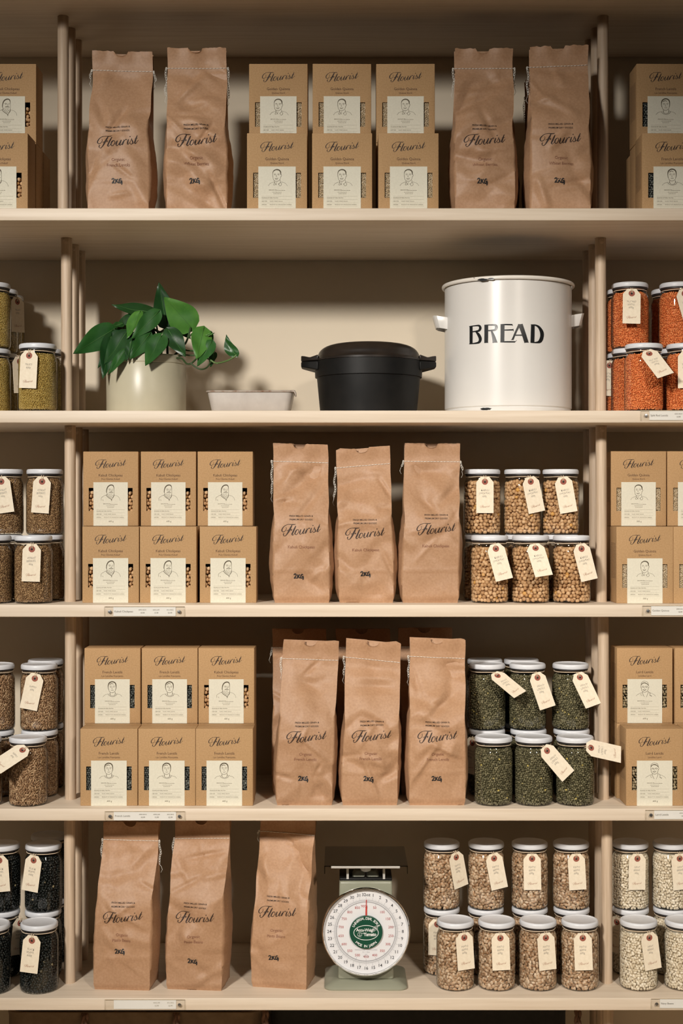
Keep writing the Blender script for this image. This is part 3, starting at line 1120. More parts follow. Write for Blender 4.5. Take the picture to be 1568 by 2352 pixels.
    for sd, L in tails:
        sg = -1 if sd == 'L' else 1
        p0 = surf(sg * W / 2, zs, 0.0004)
        parts = []
        pts, q = [], p0.copy()
        n = max(5, int(L / 0.0045))
        for k in range(n + 1):
            t = k / n
            q = p0 + Vector((sg * (0.0028 + 0.0014 * math.sin(k * 0.9 + seed) + 0.004 * t * (rnd.random() - 0.3)), 0.001, 0.0015 - L * t))
            pts.append(q)
        parts.append(tube_geo([p0] + pts[:2], 0.0006, 5))
        for k in range(n - 1):           # chain-stitch links
            c = (pts[k] + pts[k + 1]) / 2
            h = (pts[k] - pts[k + 1]).length * 0.62
            wv = 0.0013
            loop = [c + Vector((wv * math.cos(a), 0.0004 * (k % 2), h * math.sin(a))) for a in np.linspace(0, 2 * math.pi, 9)]
            parts.append(tube_geo(loop, 0.00045, 4))
        parts.append(tube_geo([pts[-2], pts[-1], pts[-1] + Vector((sg * 0.002, 0, -0.006)), pts[-1] + Vector((sg * -0.001, 0, -0.012))], 0.00035, 4))
        obj('thread_tail', mesh_from('thread_tail', *join_geo(parts), smooth=True), M['thread'], r)
    return r

# ================================================================== the goods
# ---- cartons -------------------------------------------------------
Q, C_, FL, LL = 'quinoa', 'chickpeas', 'dark_lentils', 'laird_lentils'
K1 = 1.03
pos3 = ('left', 'middle', 'right')
LEV = BH + 0.0004


def stack3(kind_up, kind_lo, xs_up, xs_lo, zf, zb, base, shelf, what, grp, sc=1.0, yaws=(0,) * 6):
    for i in range(3):
        carton(kind_lo[i], xs_lo[i], zf, base, f'kraft carton of {what}, lower front row, {pos3[i]} of three, {shelf}', grp, yaws[i], sc)
    for i in range(3):
        carton(kind_lo[i], xs_up[i], zb, base, f'kraft carton hidden behind the {pos3[i]} lower carton of {what}, {shelf}', grp, yaws[3 + i], sc, prints=False)
        w2 = {C_: 'chickpeas', Q: 'golden quinoa', FL: 'French lentils'}[kind_up[i]]
        carton(kind_up[i], xs_up[i], zb, base + LEV * sc, f'kraft carton of {w2}, upper row, {pos3[i]} of three, {shelf}', grp, yaws[3 + i], sc)


stack3((Q, Q, Q), (Q, Q, Q), (639, 785, 931), (636, 785.5, 938), 2.632, 2.702, S[1], 'top shelf', 'golden quinoa', 'quinoa cartons on the top shelf', K1, (0.4, 0, 0.5, 0, 0.5, -0.4))
stack3((C_, C_, C_), (C_, C_, C_), (254, 386.5, 517), (254, 386, 523.5), 2.715, 2.779, S[3], 'third shelf', 'chickpeas', 'chickpea cartons on the third shelf', 1.0, (0.3, -0.3, 0.6, -0.5, 0, 0.3))
stack3((FL, FL, C_), (FL, FL, FL), (258, 389.5, 519.5), (250, 383, 515), 2.685, 2.749, S[4], 'fourth shelf', 'French lentils', 'lentil cartons on the fourth shelf', 1.0, (0.2, 0, -0.3, 0.4, 0, -0.5))

g = 'chickpea cartons at the left end of the top shelf'
hw = 0.5 * BW * K1
zb, zf, zc3 = 2.702, 2.632, 2.772


def by_edge(e, z, side, sc=1.0):
    """centre pixel of a carton whose front face has its left or right edge at pixel e"""
    return e + side * (BW * sc / 2) * F / z


carton(C_, by_edge(64, zf, -1, K1), zf, S[1], 'kraft carton of chickpeas cut by the left picture edge, lower one, top shelf', g, -0.5, K1)
carton(C_, by_edge(83, zb, -1, K1), zb, S[1], 'dark side of a kraft carton behind the lower left chickpea carton, top shelf', g, 0, K1, prints=False)
carton(C_, by_edge(100, zc3, -1, K1), zc3, S[1], 'rearmost dark kraft carton beside the left post, top shelf', g, 0, K1, prints=False)
carton(C_, by_edge(83, zb, -1, K1), zb, S[1] + LEV * K1, 'kraft carton of chickpeas cut by the left picture edge, upper one, top shelf', g, 0.4, K1)
g = 'French lentil cartons at the right end of the top shelf'
carton(FL, by_edge(1474, zf, 1, K1), zf, S[1], 'kraft carton of French lentils cut by the right picture edge, lower one, top shelf', g, 0, K1, side=True)
carton(FL, by_edge(1461, zb, 1, K1), zb, S[1], 'kraft carton behind the lower French lentil carton at the right edge, top shelf', g, 0, K1, prints=False)
carton(FL, by_edge(1452, zc3, 1, K1), zc3, S[1], 'rearmost dark kraft carton right of the right post, top shelf', g, 0, K1, prints=False)
carton(FL, by_edge(1461, zb, 1, K1), zb, S[1] + LEV * K1, 'kraft carton of French lentils cut by the right picture edge, upper one, top shelf', g, 0.8, K1, side=True)
g = 'quinoa cartons right of the right post, third shelf'
for e, nm in ((1415, 'nearest the right post'), (1546, 'cut by the picture edge')):
    carton(Q, by_edge(e, 2.70, 1), 2.70, S[3], f'kraft carton of golden quinoa, lower front, {nm}, third shelf', g, 0.4, side=True)
for e, nm in ((1402, 'nearest the right post'), (1532, 'cut by the picture edge')):
    carton(Q, by_edge(e, 2.765, 1), 2.765, S[3], f'kraft carton behind the lower quinoa carton {nm}, third shelf', g, 0, prints=False)
    carton(Q, by_edge(e, 2.765, 1), 2.765, S[3] + LEV, f'kraft carton of golden quinoa, upper row, {nm}, third shelf', g, 0.9, side=True)
g = 'laird lentil cartons right of the right post, fourth shelf'
for e, nm in ((1437, 'nearest the right post'), (1570, 'cut by the picture edge')):
    carton(LL, by_edge(e, 2.685, 1), 2.685, S[4], f'kraft carton of laird lentils, lower front, {nm}, fourth shelf', g, 0.5 if e < 1500 else 0, side=True)
for e, nm in ((1416, 'nearest the right post'), (1549, 'cut by the picture edge')):
    carton(LL, by_edge(e, 2.752, 1), 2.752, S[4], f'kraft carton behind the lower laird carton {nm}, fourth shelf', g, 0, prints=False, side=True)
    carton(LL, by_edge(e, 2.752, 1), 2.752, S[4] + LEV, f'kraft carton of laird lentils, upper row, {nm}, fourth shelf', g, 0.6, side=True)

# ---- paper bags ----------------------------------------------------
OF, OW, KC, OP = ('Organic', 'French Lentils'), ('Organic', 'Wheat Berries'), ('Kabuli Chickpeas',), ('Organic', 'Pinto Beans')
g = 'tall stitched kraft bags on the top shelf'
paper_bag(272, 2.655, S[1], 0.308, 11, 'stitched kraft bag of French lentils next to the left post, top shelf', g, 0.002, -0.02, 1, OF, 0.20, K1, (('L', 0.02), ('R', 0.022)), logo_v=0.43, W=0.109)
paper_bag(453, 2.655, S[1], 0.314, 12, 'stitched kraft bag of wheat berries beside the quinoa cartons, left side, top shelf', g, -0.004, 0.01, 1.5, OW, 0.195, K1, (('L', 0.055), ('R', 0.06)), logo_v=0.43, W=0.107)
paper_bag(1112, 2.655, S[1], 0.313, 13, 'stitched kraft bag of wheat berries just right of the quinoa cartons, top shelf', g, 0.002, 0, -1, OW, 0.195, K1, (('L', 0.044), ('R', 0.038)), logo_v=0.43)
paper_bag(1286, 2.655, S[1], 0.318, 14, 'stitched kraft bag of wheat berries leaning by the right post, top shelf', g, 0.003, 0.03, -1.5, OW, 0.195, K1, (('L', 0.055),), logo_v=0.43)
g = 'shaded kraft bags in the second row'
paper_bag(1122, 2.765, S[1], 0.300, 15, 'shaded kraft bag behind the right hand wheat bags, left one, top shelf', g, -0.004, 0, 0, (), 0, 1.0, (('L', 0.06),), prints=False)
paper_bag(1282, 2.765, S[1], 0.296, 16, 'shaded kraft bag behind the wheat bag by the right post, top shelf', g, -0.006, 0, 0, (), 0, 1.0, (('L', 0.05),), prints=False)
g = 'chickpea bags on the third shelf'
paper_bag(693, 2.715, S[3], 0.302, 21, 'stitched kraft bag of chickpeas, left of three, marked by hand, third shelf', g, -0.004, -0.03, 0, KC, 0.165, 1.0, (('L', 0.068),), logo_v=0.455, W=0.105)
paper_bag(841, 2.715, S[3], 0.294, 22, 'stitched kraft bag of chickpeas, middle one with slanting stitch, third shelf', g, -0.006, 0.085, 0, KC, 0.185, 1.0, (('L', 0.062),), logo_v=0.445, W=0.103)
paper_bag(988, 2.715, S[3], 0.303, 23, 'stitched kraft bag of chickpeas without hand marking, beside the jars, third shelf', g, 0.006, -0.01, 0, KC, 0, 1.0, (('L', 0.014), ('R', 0.02)), logo_v=0.46, logo_dx=0.008, W=0.106)
g = 'French lentil bags on the fourth shelf'
paper_bag(699, 2.69, S[4], 0.304, 31, 'stitched kraft bag of French lentils, left of three, fourth shelf', g, 0.012, -0.035, 0, OF, 0.165, 1.0, (('L', 0.032),), logo_v=0.425, W=0.105, bulge=0.008)
paper_bag(849, 2.69, S[4], 0.303, 32, 'stitched kraft bag of French lentils, middle one with slanting stitch, fourth shelf', g, 0.008, -0.10, 0, OF, 0.165, 1.0, (('L', 0.040),), logo_v=0.43, W=0.104, bulge=0.008)
paper_bag(1003, 2.69, S[4], 0.308, 33, 'stitched kraft bag of French lentils, right of three with torn top, fourth shelf', g, 0.004, -0.04, 0, OF, 0.165, 1.0, (('L', 0.045),), logo_v=0.42, W=0.105, bulge=0.008)
g = 'shaded kraft bags in the second row'
for i, (x, h) in enumerate(((690, 0.318), (838, 0.318), (984, 0.320))):
    paper_bag(x, 2.79, S[4], h, 35 + i, f'dark shaded kraft bag in the second row, {pos3[i]} of three, fourth shelf', g, -0.004, 0, 0, (), 0, 1.0, (('L', 0.02),), prints=False, bulge=0.004)
g = 'pinto bean bags on the bottom shelf'
paper_bag(280, 2.705, S[5], 0.309, 41, 'creased kraft bag of pinto beans, leftmost with long thread tail, bottom shelf', g, 0.010, -0.01, -4, OP, 0.245, 1.0, (('L', 0.105), ('R', 0.05)), logo_v=0.45, W=0.107, tuck=0.58)
paper_bag(446, 2.705, S[5], 0.313, 42, 'creased kraft bag of pinto beans, middle one, bottom shelf', g, 0.008, 0.03, -6, OP, 0.18, 1.0, (('L', 0.042),), logo_v=0.44, W=0.106, tuck=0.60)
paper_bag(641, 2.715, S[5], 0.322, 43, 'tall kraft bag of pinto beans next to the kitchen scale, bottom shelf', g, 0.010, -0.04, -10, OP, 0.185, 1.0, (('L', 0.010),), logo_v=0.45, W=0.106, logo_dx=-0.006)

# ---- jars ----------------------------------------------------------


def jars(kind, what, shelf, place, rows):
    """rows: (px, depth, level, words, tag)"""
    grp = f'jars of {what} on the {shelf}'
    for cx, zc, lev, words, tg in rows:
        jar(kind, cx, zc, S[{'second shelf': 2, 'third shelf': 3, 'fourth shelf': 4, 'bottom shelf': 5}[shelf]] + lev * (JH + 0.0003), f'glass jar of {what}, {words}, {shelf}', grp, tg)


jars('millet', 'yellow millet', 'second shelf', '', [
    (87, 2.705, 0, 'front one with a hanging tag', (68, -3, 0)), (-18, 2.79, 0, 'lower one cut by the picture edge', (37, 4, 0)), (101, 2.79, 0, 'lower one half hidden by the left post', None),
    (-18, 2.79, 1, 'upper one cut by the picture edge', None), (0, 2.87, 0, 'hidden lower one, second from the edge', None), (0, 2.87, 1, 'upper one in the second row with tag', (33, 2, 0)),
    (14, 2.948, 0, 'hidden lower one against the wall', None), (14, 2.948, 1, 'upper one in the shade against the wall', None)])
jars('red_lentils', 'split red lentils', 'second shelf', '', [
    (1478, 2.705, 0, 'lower front one with a lifted tag', (1484, 24, 38)), (1573, 2.705, 0, 'lower front one cut by the right edge', (1577, 0, 0)),
    (1446, 2.79, 0, 'lower one behind the front jar', None), (1556, 2.79, 0, 'lower second row, cut by the right edge', None),
    (1446, 2.79, 1, 'upper one with a straight tag', (1450, -2, 12)), (1556, 2.79, 1, 'upper one cut by the right edge', (1568, 16, 0)),
    (1433, 2.87, 0, 'lower rear one beside the right post', (1404, -6, 0)), (1433, 2.87, 1, 'upper rear one beside the right post', None), (1536, 2.87, 0, 'lower rear one hidden in the middle', None), (1536, 2.87, 1, 'upper rear one seen between two jars', None)])
jars('wheat', 'brown wheat berries', 'third shelf', '', [
    (77, 2.715, 0, 'lower front one with a straight tag', (74, -2, 0)), (-17, 2.715, 0, 'lower front one cut by the left edge', None),
    (105, 2.80, 0, 'lower one behind, next to the left post', None), (11, 2.80, 0, 'lower one behind, near the left edge', None),
    (103, 2.80, 1, 'upper one next to the left post', (98, -4, 0)), (11, 2.80, 1, 'upper one cut by the left edge', (2, 8, 0))])
jars('chickpeas', 'chickpeas', 'third shelf', '', [
    (1124, 2.728, 0, 'lower front, left of three', (1135, 13, 12)), (1218, 2.728, 0, 'lower front, middle of three', (1226, 10, 32)), (1312, 2.728, 0, 'lower front, right of three', (1332, 12, 8)),
    (1107, 2.81, 0, 'lower row hidden behind the left jar', None), (1199, 2.81, 0, 'lower row hidden behind the middle jar', None), (1287, 2.81, 0, 'lower row behind the right jar with tag', (1258, -6, 0)),
    (1107, 2.81, 1, 'upper row, left one shaded by the bag', (1113, 0, 0)), (1199, 2.81, 1, 'upper row, middle of three', (1216, 12, 0)), (1287, 2.81, 1, 'upper row, right of three', (1291, 10, 0))])
jars('farro', 'brown farro', 'fourth shelf', '', [
    (64.5, 2.705, 0, 'lower front one with a lifted tag', (62, -50, 46)), (-40, 2.70, 0, 'lower front one cut by the left edge', None),
    (91, 2.79, 0, 'lower one behind, next to the left post', None), (-9, 2.79, 0, 'lower one behind, near the left edge', None),
    (90, 2.79, 1, 'upper one with a slanting tag', (83, -12, 0)), (-9, 2.79, 1, 'upper one cut by the left edge', None),
    (105, 2.87, 0, 'hidden lower one in the third row', None), (105, 2.87, 1, 'upper one in the shade behind', None)])
jars('green_lentils', 'green lentils', 'fourth shelf', '', [
    (1133, 2.71, 0, 'lower front, left of three', None), (1225, 2.71, 0, 'lower front, middle of three with slanting tag', (1248, 36, 20)), (1320, 2.71, 0, 'lower front, right of three with tag sticking out', (1346, 74, 30)),
    (1118, 2.80, 0, 'lower second row, left one', (1087, -8, 0)), (1213, 2.80, 0, 'lower second row, middle one', None), (1312, 2.80, 0, 'lower second row, right one', (1346, 8, 0)),
    (1118, 2.80, 1, 'upper row, left of three with lifted tag', (1134, 32, 52)), (1211, 2.80, 1, 'upper row, middle of three with hanging tag', (1230, 15, 14)), (1310, 2.80, 1, 'upper row, right of three', (1326, 18, 26)),
    (1113, 2.88, 0, 'hidden lower one in the third row, left', None), (1197, 2.88, 0, 'hidden lower one in the third row, middle', None),
    (1113, 2.88, 1, 'upper third row, left lid in the shade', None), (1197, 2.88, 1, 'upper third row, middle lid in the shade', None)])
jars('black_beans', 'black beans', 'bottom shelf', '', [
    (90, 2.712, 0, 'lower front one with a hanging tag', (75, -6, 0)), (-20, 2.705, 0, 'lower front one cut by the left edge', None),
    (99, 2.80, 0, 'lower one behind, next to the left post', None), (4, 2.80, 0, 'lower one behind, near the left edge', (40, -8, 0)),
    (100, 2.80, 1, 'upper one next to the left post', (79, -8, 0)), (4, 2.80, 1, 'upper one cut by the left edge', (-2, 4, 0)),
    (112, 2.88, 0, 'hidden lower one in the third row', None), (112, 2.88, 1, 'upper one with lid in the shade behind', None)])
fw = ('first', 'second', 'third', 'fourth')
pin = []
for i, (xf, xb, xu, tf, tu) in enumerate(((1045.5, 1014, 1014, (1065, 4, 0), (1046, 12, 0)), (1140, 1115, 1116, (1148, 2, 0), (1132, 11, 0)), (1235, 1216, 1216, (1252, 4, 0), (1221, 1, 0)), (1331, 1312, 1311, (1337, 2, 0), (1322, 3, 0)))):
    pin.append((xf, 2.728, 0, f'lower front row, {fw[i]} from the scale', tf))
    pin.append((xb, 2.815, 0, f'lower second row, {fw[i]} from the scale', (1004, -1, 0) if i == 0 else None))
    pin.append((xu, 2.815, 1, f'upper row, {fw[i]} from the scale', tu))
jars('pinto', 'speckled pinto beans', 'bottom shelf', '', pin)
jars('navy', 'white navy beans', 'bottom shelf', '', [
    (1466, 2.728, 0, 'lower front one next to the right post', (1489, 8, 0)), (1569, 2.728, 0, 'lower front one cut by the right edge', None),
    (1448, 2.815, 0, 'lower one behind, next to the right post', (1420, -4, 0)), (1541, 2.815, 0, 'lower one behind, cut by the right edge', None),
    (1447, 2.815, 1, 'upper one next to the right post', (1463, -1, 0)), (1540, 2.815, 1, 'upper one cut by the right edge', (1559, 4, 0))])

# ---- shelf price labels --------------------------------------------


def price_label(k, x0, x1, y0, y1, name, cols, label, screws=(True, True), dim=False):
    z = D0 - 0.0002
    a, b = px(x0, y0, z), px(x1, y1, z)
    b.z = max(b.z, S[k] - TH - 0.004)
    r = empty('price_label', ((a.x + b.x) / 2, z, b.z))
    W2, H = (b.x - a.x) / 2, a.z - b.z
    tag(r, label, 'label', 'clear price label holders along the shelf fronts')
    pw = 0.0165
    pi = obj('paper_insert', box_mesh('paper_insert', (-W2 + pw, -0.0012, 0.0008), (W2 - pw, -0.0008, H - 0.0005)), M['paper'], r)
    P = [text2d(name, 0.0050, -W2 + pw + 0.002, H * 0.5, 'LEFT')] if name else []
    for i, (t1, t2) in enumerate(cols):
        xc = W2 - pw - 0.0105 - 0.0255 * (len(cols) - 1 - i)
        P += [text2d(t1, 0.0031, xc, H * 0.66), text2d(t2, 0.0036, xc, H * 0.36, bold=0.008)]
    obj('label_text', flat('label_text', join2d(P), -0.0014), M['ink_soft'] if dim else M['ink_grey'], pi)
    obj('clear_holder', box_mesh('clear_holder', (-W2, -0.0030, 0), (W2, -0.0018, H)), M['acrylic'], r)
    obj('holder_edge', mesh_from('holder_edge', *join_geo([tube_geo([(-W2, -0.0024, 0), (-W2, -0.0024, H), (W2, -0.0024, H), (W2, -0.0024, 0)], 0.0004, 4)])), M['edge'], r)
    sm = lathe('screw', [(0.0010, 0), (0.0024, 0.0002), (0.0032, 0.0012), (0.0028, 0.0022), (0.0012, 0.0024)], 14)
    for s, on in ((-1, screws[0]), (1, screws[1])):
        if on:
            obj('screw', sm, M['screw'], r, (s * (W2 - 0.0100), -0.0030, H * 0.5), (math.pi / 2, 0, 0))
    return r


M['edge'] = mat('acrylic_edge', (0.55, 0.45, 0.30), 0.3)
cols = (('600G BOX', '10.99'), ('600G JAR', '15.99'), ('2KG BAG', '22.99'))
price_label(3, 240, 424, 1393, 1416, 'Kabuli Chickpeas', cols, 'clear price label for chickpeas on the third shelf edge')
price_label(4, 241, 425, 1863, 1885, 'French Lentils', cols, 'clear price label for French lentils on the fourth shelf edge')
price_label(5, 241, 425, 2295, 2318, '', (('600G JAR', '15.99'), ('2KG BAG', '22.99')), 'pale price label below the pinto bags on the bottom shelf edge', (False, True), True)
price_label(2, 1470, 1654, 943, 966, 'Split Red Lentils', cols, 'clear price label for split red lentils on the second shelf edge')
price_label(3, 1474, 1658, 1391, 1414, 'Golden Quinoa', cols, 'clear price label for golden quinoa on the third shelf edge')
price_label(4, 1481, 1665, 1860, 1882, 'Laird Lentils', cols, 'clear price label for laird lentils on the fourth shelf edge')
price_label(5, 1494, 1678, 2293, 2316, 'Navy Beans', cols, 'clear price label for navy beans on the bottom shelf edge')

# ---- bread bin -----------------------------------------------------
M['enamel'] = noisy('white_enamel', (0.68, 0.66, 0.63), (0.72, 0.705, 0.675), 6, 0.28, spec=0.5)
me_ = mat('chipped_enamel', (0.76, 0.72, 0.66), 0.35)
t_ = NT(me_)
nz_ = t_.noise(t_.coords((1, 1, 2.5)), 34, 5, 0.6)
r_ = t_.ramp(nz_, [(0.655, (0.76, 0.72, 0.66)), (0.67, (0.045, 0.03, 0.025))])
t_.l(r_.outputs[0], t_.b.inputs['Base Color'])
M['chipped'] = me_
M['black_paint'] = mat('black_lettering_paint', (0.012, 0.013, 0.014), 0.25)
zc = 2.822
BR = 0.1238
bx = wx(1166, zc)
bh = 0.2515
bb = empty('bread_bin', (bx, zc, S[2]))
tag(bb, 'white enamel bread bin with chipped rim and black lettering', 'bin')
obj('body', lathe('body', [(BR - 0.004, 0.0), (BR - 0.0008, 0.001), (BR - 0.0005, 0.008), (BR - 0.0022, 0.0105), (BR, 0.013), (BR, bh - 0.003), (BR - 0.0022, bh - 0.002), (BR - 0.0022, 0.01), (BR - 0.02, 0.004)], 96, 30), M['enamel'], bb)
rim = [(BR + 0.0030 + 0.0028 * math.cos(a), bh + 0.0012 + 0.0038 * math.sin(a)) for a in np.linspace(-math.pi / 2 - 1.2, 1.5 * math.pi - 1.2, 14)]
obj('rim', lathe('rim', rim, 96, 60, cap=False), M['chipped'], bb)
chv = []
for (cxp, cyp, a_, b_) in ((1115, 939, 14, 3.0), (1108, 642.5, 13, 3.2), (1128, 640.5, 9, 2.6)):
    rr = random.Random(int(cxp))
    P = [(cxp + a_ * math.cos(t) * rr.uniform(.7, 1.1), cyp + b_ * math.sin(t) * rr.uniform(.7, 1.1)) for t in np.linspace(0, 2 * math.pi, 18, endpoint=False)]
    chv.append(P)


def on_cyl(x, y, R, cx, cz, eps=0.0):
    """where the sight line through a pixel meets a standing cylinder"""
    d = Vector(((x - 784) / F, 1.0))
    c = Vector((cx, cz))
    R = R + eps
    A = d.dot(d)
    B = -2 * d.dot(c)
    Cc = c.dot(c) - R * R
    disc = max(0.0, B * B - 4 * A * Cc)
    t = (-B - math.sqrt(disc)) / (2 * A)
    return Vector((d.x * t, t, EYE + (HOR - y) / F * t))


org = Vector((bx, zc, S[2]))
for i, P in enumerate(chv):
    R = BR + (0.0059 if i else 0.0)
    V = [on_cyl(x, y, R, bx, zc, 0.0006) - org for x, y in P]
    obj('enamel_chip', mesh_from('enamel_chip', V, [tuple(range(len(V)))]), M['chipdark'] if 'chipdark' in M else M['black_paint'], bb)
# lettering: strokes traced in a 7.467x zoom whose corner is pixel (1060, 735)
BREAD = [
    # B
    [(160, 105, 52), (160, 250, 52), (160, 412, 52)], [(128, 112, 14), (240, 97, 20), (300, 100, 34), (318, 140, 44), (295, 182, 36), (240, 194, 22), (180, 202, 20)],
    [(245, 200, 26), (290, 255, 50), (318, 320, 52), (302, 375, 42), (250, 396, 26), (128, 410, 12)],
    # R
    [(420, 85, 64), (420, 240, 64), (418, 390, 64)], [(386, 88, 12), (520, 84, 22), (580, 92, 40), (594, 128, 50), (570, 168, 36), (510, 178, 22), (448, 182, 18)],
    [(510, 185, 26), (545, 285, 56), (570, 385, 80)], [(384, 390, 8), (455, 387, 8)], [(526, 384, 8), (614, 384, 8)],
    # E
    [(700, 75, 68), (698, 240, 66), (696, 384, 66)], [(664, 76, 12), (760, 78, 22), (868, 80, 24)], [(862, 72, 12), (874, 100, 8)], [(730, 172, 18), (884, 168, 22)], [(880, 152, 12), (888, 192, 8)],
    [(660, 380, 10), (730, 374, 22), (915, 374, 24)], [(905, 384, 12), (944, 346, 5)],
    # A
    [(990, 76, 40), (930, 200, 34), (872, 336, 30)], [(1006, 76, 78), (1050, 200, 72), (1110, 384, 72)], [(964, 74, 8), (1046, 74, 8)], [(915, 260, 20), (1045, 260, 22)], [(846, 336, 9), (890, 338, 9)], [(1070, 384, 8), (1150, 384, 8)],
    # D
    [(1220, 80, 62), (1216, 235, 66), (1212, 388, 66)], [(1184, 80, 10), (1270, 90, 26), (1330, 130, 42), (1372, 210, 62), (1374, 290, 62), (1345, 360, 60), (1290, 384, 28), (1180, 386, 12)],
]
for name, idx in (('letter_b', (0, 3)), ('letter_r', (3, 8)), ('letter_e', (8, 15)), ('letter_a', (15, 21)), ('letter_d', (21, 23))):
    V2, F2 = strokes2d([s if len(s) > 2 else [s[0], tuple((np.array(s[0]) + np.array(s[1])) / 2), s[1]] for s in BREAD[idx[0]:idx[1]]], 6)
    V = [on_cyl(1060 + a / 7.467, 735 - b / 7.467, BR, bx, zc, 0.0005) - org for a, b in V2]
    obj(name, mesh_from(name, V, F2), M['black_paint'], bb)
# strap handles
for sg, ypx in ((-1, 747), (1, 742)):
    zh = EYE + (HOR - ypx) / F * zc - S[2]
    bm = bmesh.new()
    prof = [(-0.028, 0.0), (-0.024, 0.013), (-0.014, 0.0190), (0.014, 0.0190), (0.024, 0.013), (0.028, 0.0)]
    hh, tk = 0.0120, 0.0016
    rows = []
    for yv, xo in prof:
        rows.append([bm.verts.new((sg * (BR + e * 1.0 + xo + zz * 0.25 - (0.006 if xo == 0 else 0)), yv, zh + zz + xo * 0.28)) for e, zz in ((0, -hh), (0, hh), (tk, hh), (tk, -hh))])
    for a, b in zip(rows, rows[1:]):
        for k in range(4):
            bm.faces.new((a[k], a[(k + 1) % 4], b[(k + 1) % 4], b[k]))
    bm.faces.new(rows[0])
    bm.faces.new(rows[-1][::-1])
    h = obj('handle', bm_mesh('handle', bm, True, 50), M['enamel'], bb)
    bv = h.modifiers.new('b', 'BEVEL')
    bv.width = 0.0009
    bv.segments = 2

# ---- cast iron dutch oven -------------------------------------------
M['iron'] = noisy('seasoned_cast_iron', (0.005, 0.005, 0.005), (0.008, 0.0075, 0.007), 60, 0.5, bump=0.15, bdist=0.0004, spec=0.25)
M['iron_lid'] = noisy('worn_cast_iron', (0.010, 0.008, 0.007), (0.024, 0.017, 0.013), 30, 0.36, bump=0.08, bdist=0.0004, spec=0.45)
zc = 2.805
ov = empty('dutch_oven', (wx(846, zc), zc, S[2]))
tag(ov, 'black cast iron dutch oven with domed lid and tab handles', 'pot')
s_ = zc / F
rb, rt = 111 * s_, 122 * s_
hz = 0.1035
obj('pot_body', lathe('pot_body', [(rb - 0.006, 0), (rb - 0.001, 0.002), (rb, 0.006), (rt - 0.003, hz * 0.70), (rt + 0.0005, hz * 0.71), (rt + 0.0015, hz), (rt - 0.006, hz), (rb - 0.006, 0.012), (0.02, 0.010)], 72, 40), M['iron'], ov)
lidp = [(rt + 0.0020, hz + 0.0006), (rt + 0.0022, hz + 0.0042), (rt - 0.0010, hz + 0.0060)]
for i in range(1, 14):
    t = i / 13
    a = t * math.pi / 2
    lidp.append(((rt - 0.004) * (math.cos(a) ** 0.42 if i < 13 else 0.0) + (0.0005 if i == 13 else 0), hz + 0.0060 + 0.0300 * math.sin(a) ** 0.9))
obj('lid', lathe('lid', lidp, 72, 45), M['iron_lid'], ov)
for sg in (-1, 1):
    for nm, z0, z1, lift, m in (('pot_handle', hz - 0.0170, hz - 0.0005, 0.0, M['iron']), ('lid_handle', hz + 0.0005, hz + 0.0060, 0.0055, M['iron_lid'])):
        bm = bmesh.new()
        out = []
        for x, hwd, dz in ((rt - 0.006, 0.040, 0.006 if lift else 0.0), (rt + 0.010, 0.032, lift * 0.2), (rt + 0.020, 0.026, lift * 0.7), (rt + 0.0275, 0.017, lift)):
            b0 = z0 + (0.006 * (x - rt) / 0.027 if not lift else 0)
            out.append([bm.verts.new((sg * x, y, zz)) for y, zz in ((-hwd, b0), (hwd, b0), (hwd, z1 + dz), (-hwd, z1 + dz))])
        for a, b in zip(out, out[1:]):
            for k in range(4):
                bm.faces.new((a[k], a[(k + 1) % 4], b[(k + 1) % 4], b[k]))
        bm.faces.new(out[0])
        bm.faces.new(out[-1][::-1])
        h = obj(nm, bm_mesh(nm, bm, True, 35), m, ov)
        bv = h.modifiers.new('b', 'BEVEL')
        bv.width = 0.0022
        bv.segments = 3

# ---- aluminium loaf pan ---------------------------------------------
M['aluminium'] = noisy('worn_aluminium', (0.56, 0.52, 0.49), (0.66, 0.625, 0.59), 30, 0.45, metal=0.35, bump=0.03, bdist=0.0005)
M['rust'] = noisy('rusty_rim', (0.42, 0.36, 0.31), (0.20, 0.10, 0.05), 45, 0.6, metal=0.4, lo=0.5, hi=0.66)
zf = 2.745
pn = empty('loaf_pan', (wx(574, zf), zf + 0.045, S[2]))
tag(pn, 'small dull aluminium loaf pan with rolled rim between plant and dutch oven', 'pan')


def rrect(hx, hy, r, z, n=5):
    out = []
    for cx, cy, a0 in ((hx - r, hy - r, 0), (-hx + r, hy - r, 90), (-hx + r, -hy + r, 180), (hx - r, -hy + r, 270)):
        for k in range(n + 1):
            a = math.radians(a0 + 90 * k / n)
            out.append((cx + r * math.cos(a), cy + r * math.sin(a), z))
    return out


def loft(loops, close_ends=(True, True), flip=False):
    n = len(loops[0])
    V = [p for l in loops for p in l]
    Fc = []
    for i in range(len(loops) - 1):
        for j in range(n):
            j2 = (j + 1) % n
            Fc.append((i * n + j, i * n + j2, (i + 1) * n + j2, (i + 1) * n + j))
    if close_ends[0]:
        Fc.append(tuple(range(n))[::-1])
    if close_ends[1]:
        Fc.append(tuple((len(loops) - 1) * n + j for j in range(n)))
    return V, Fc


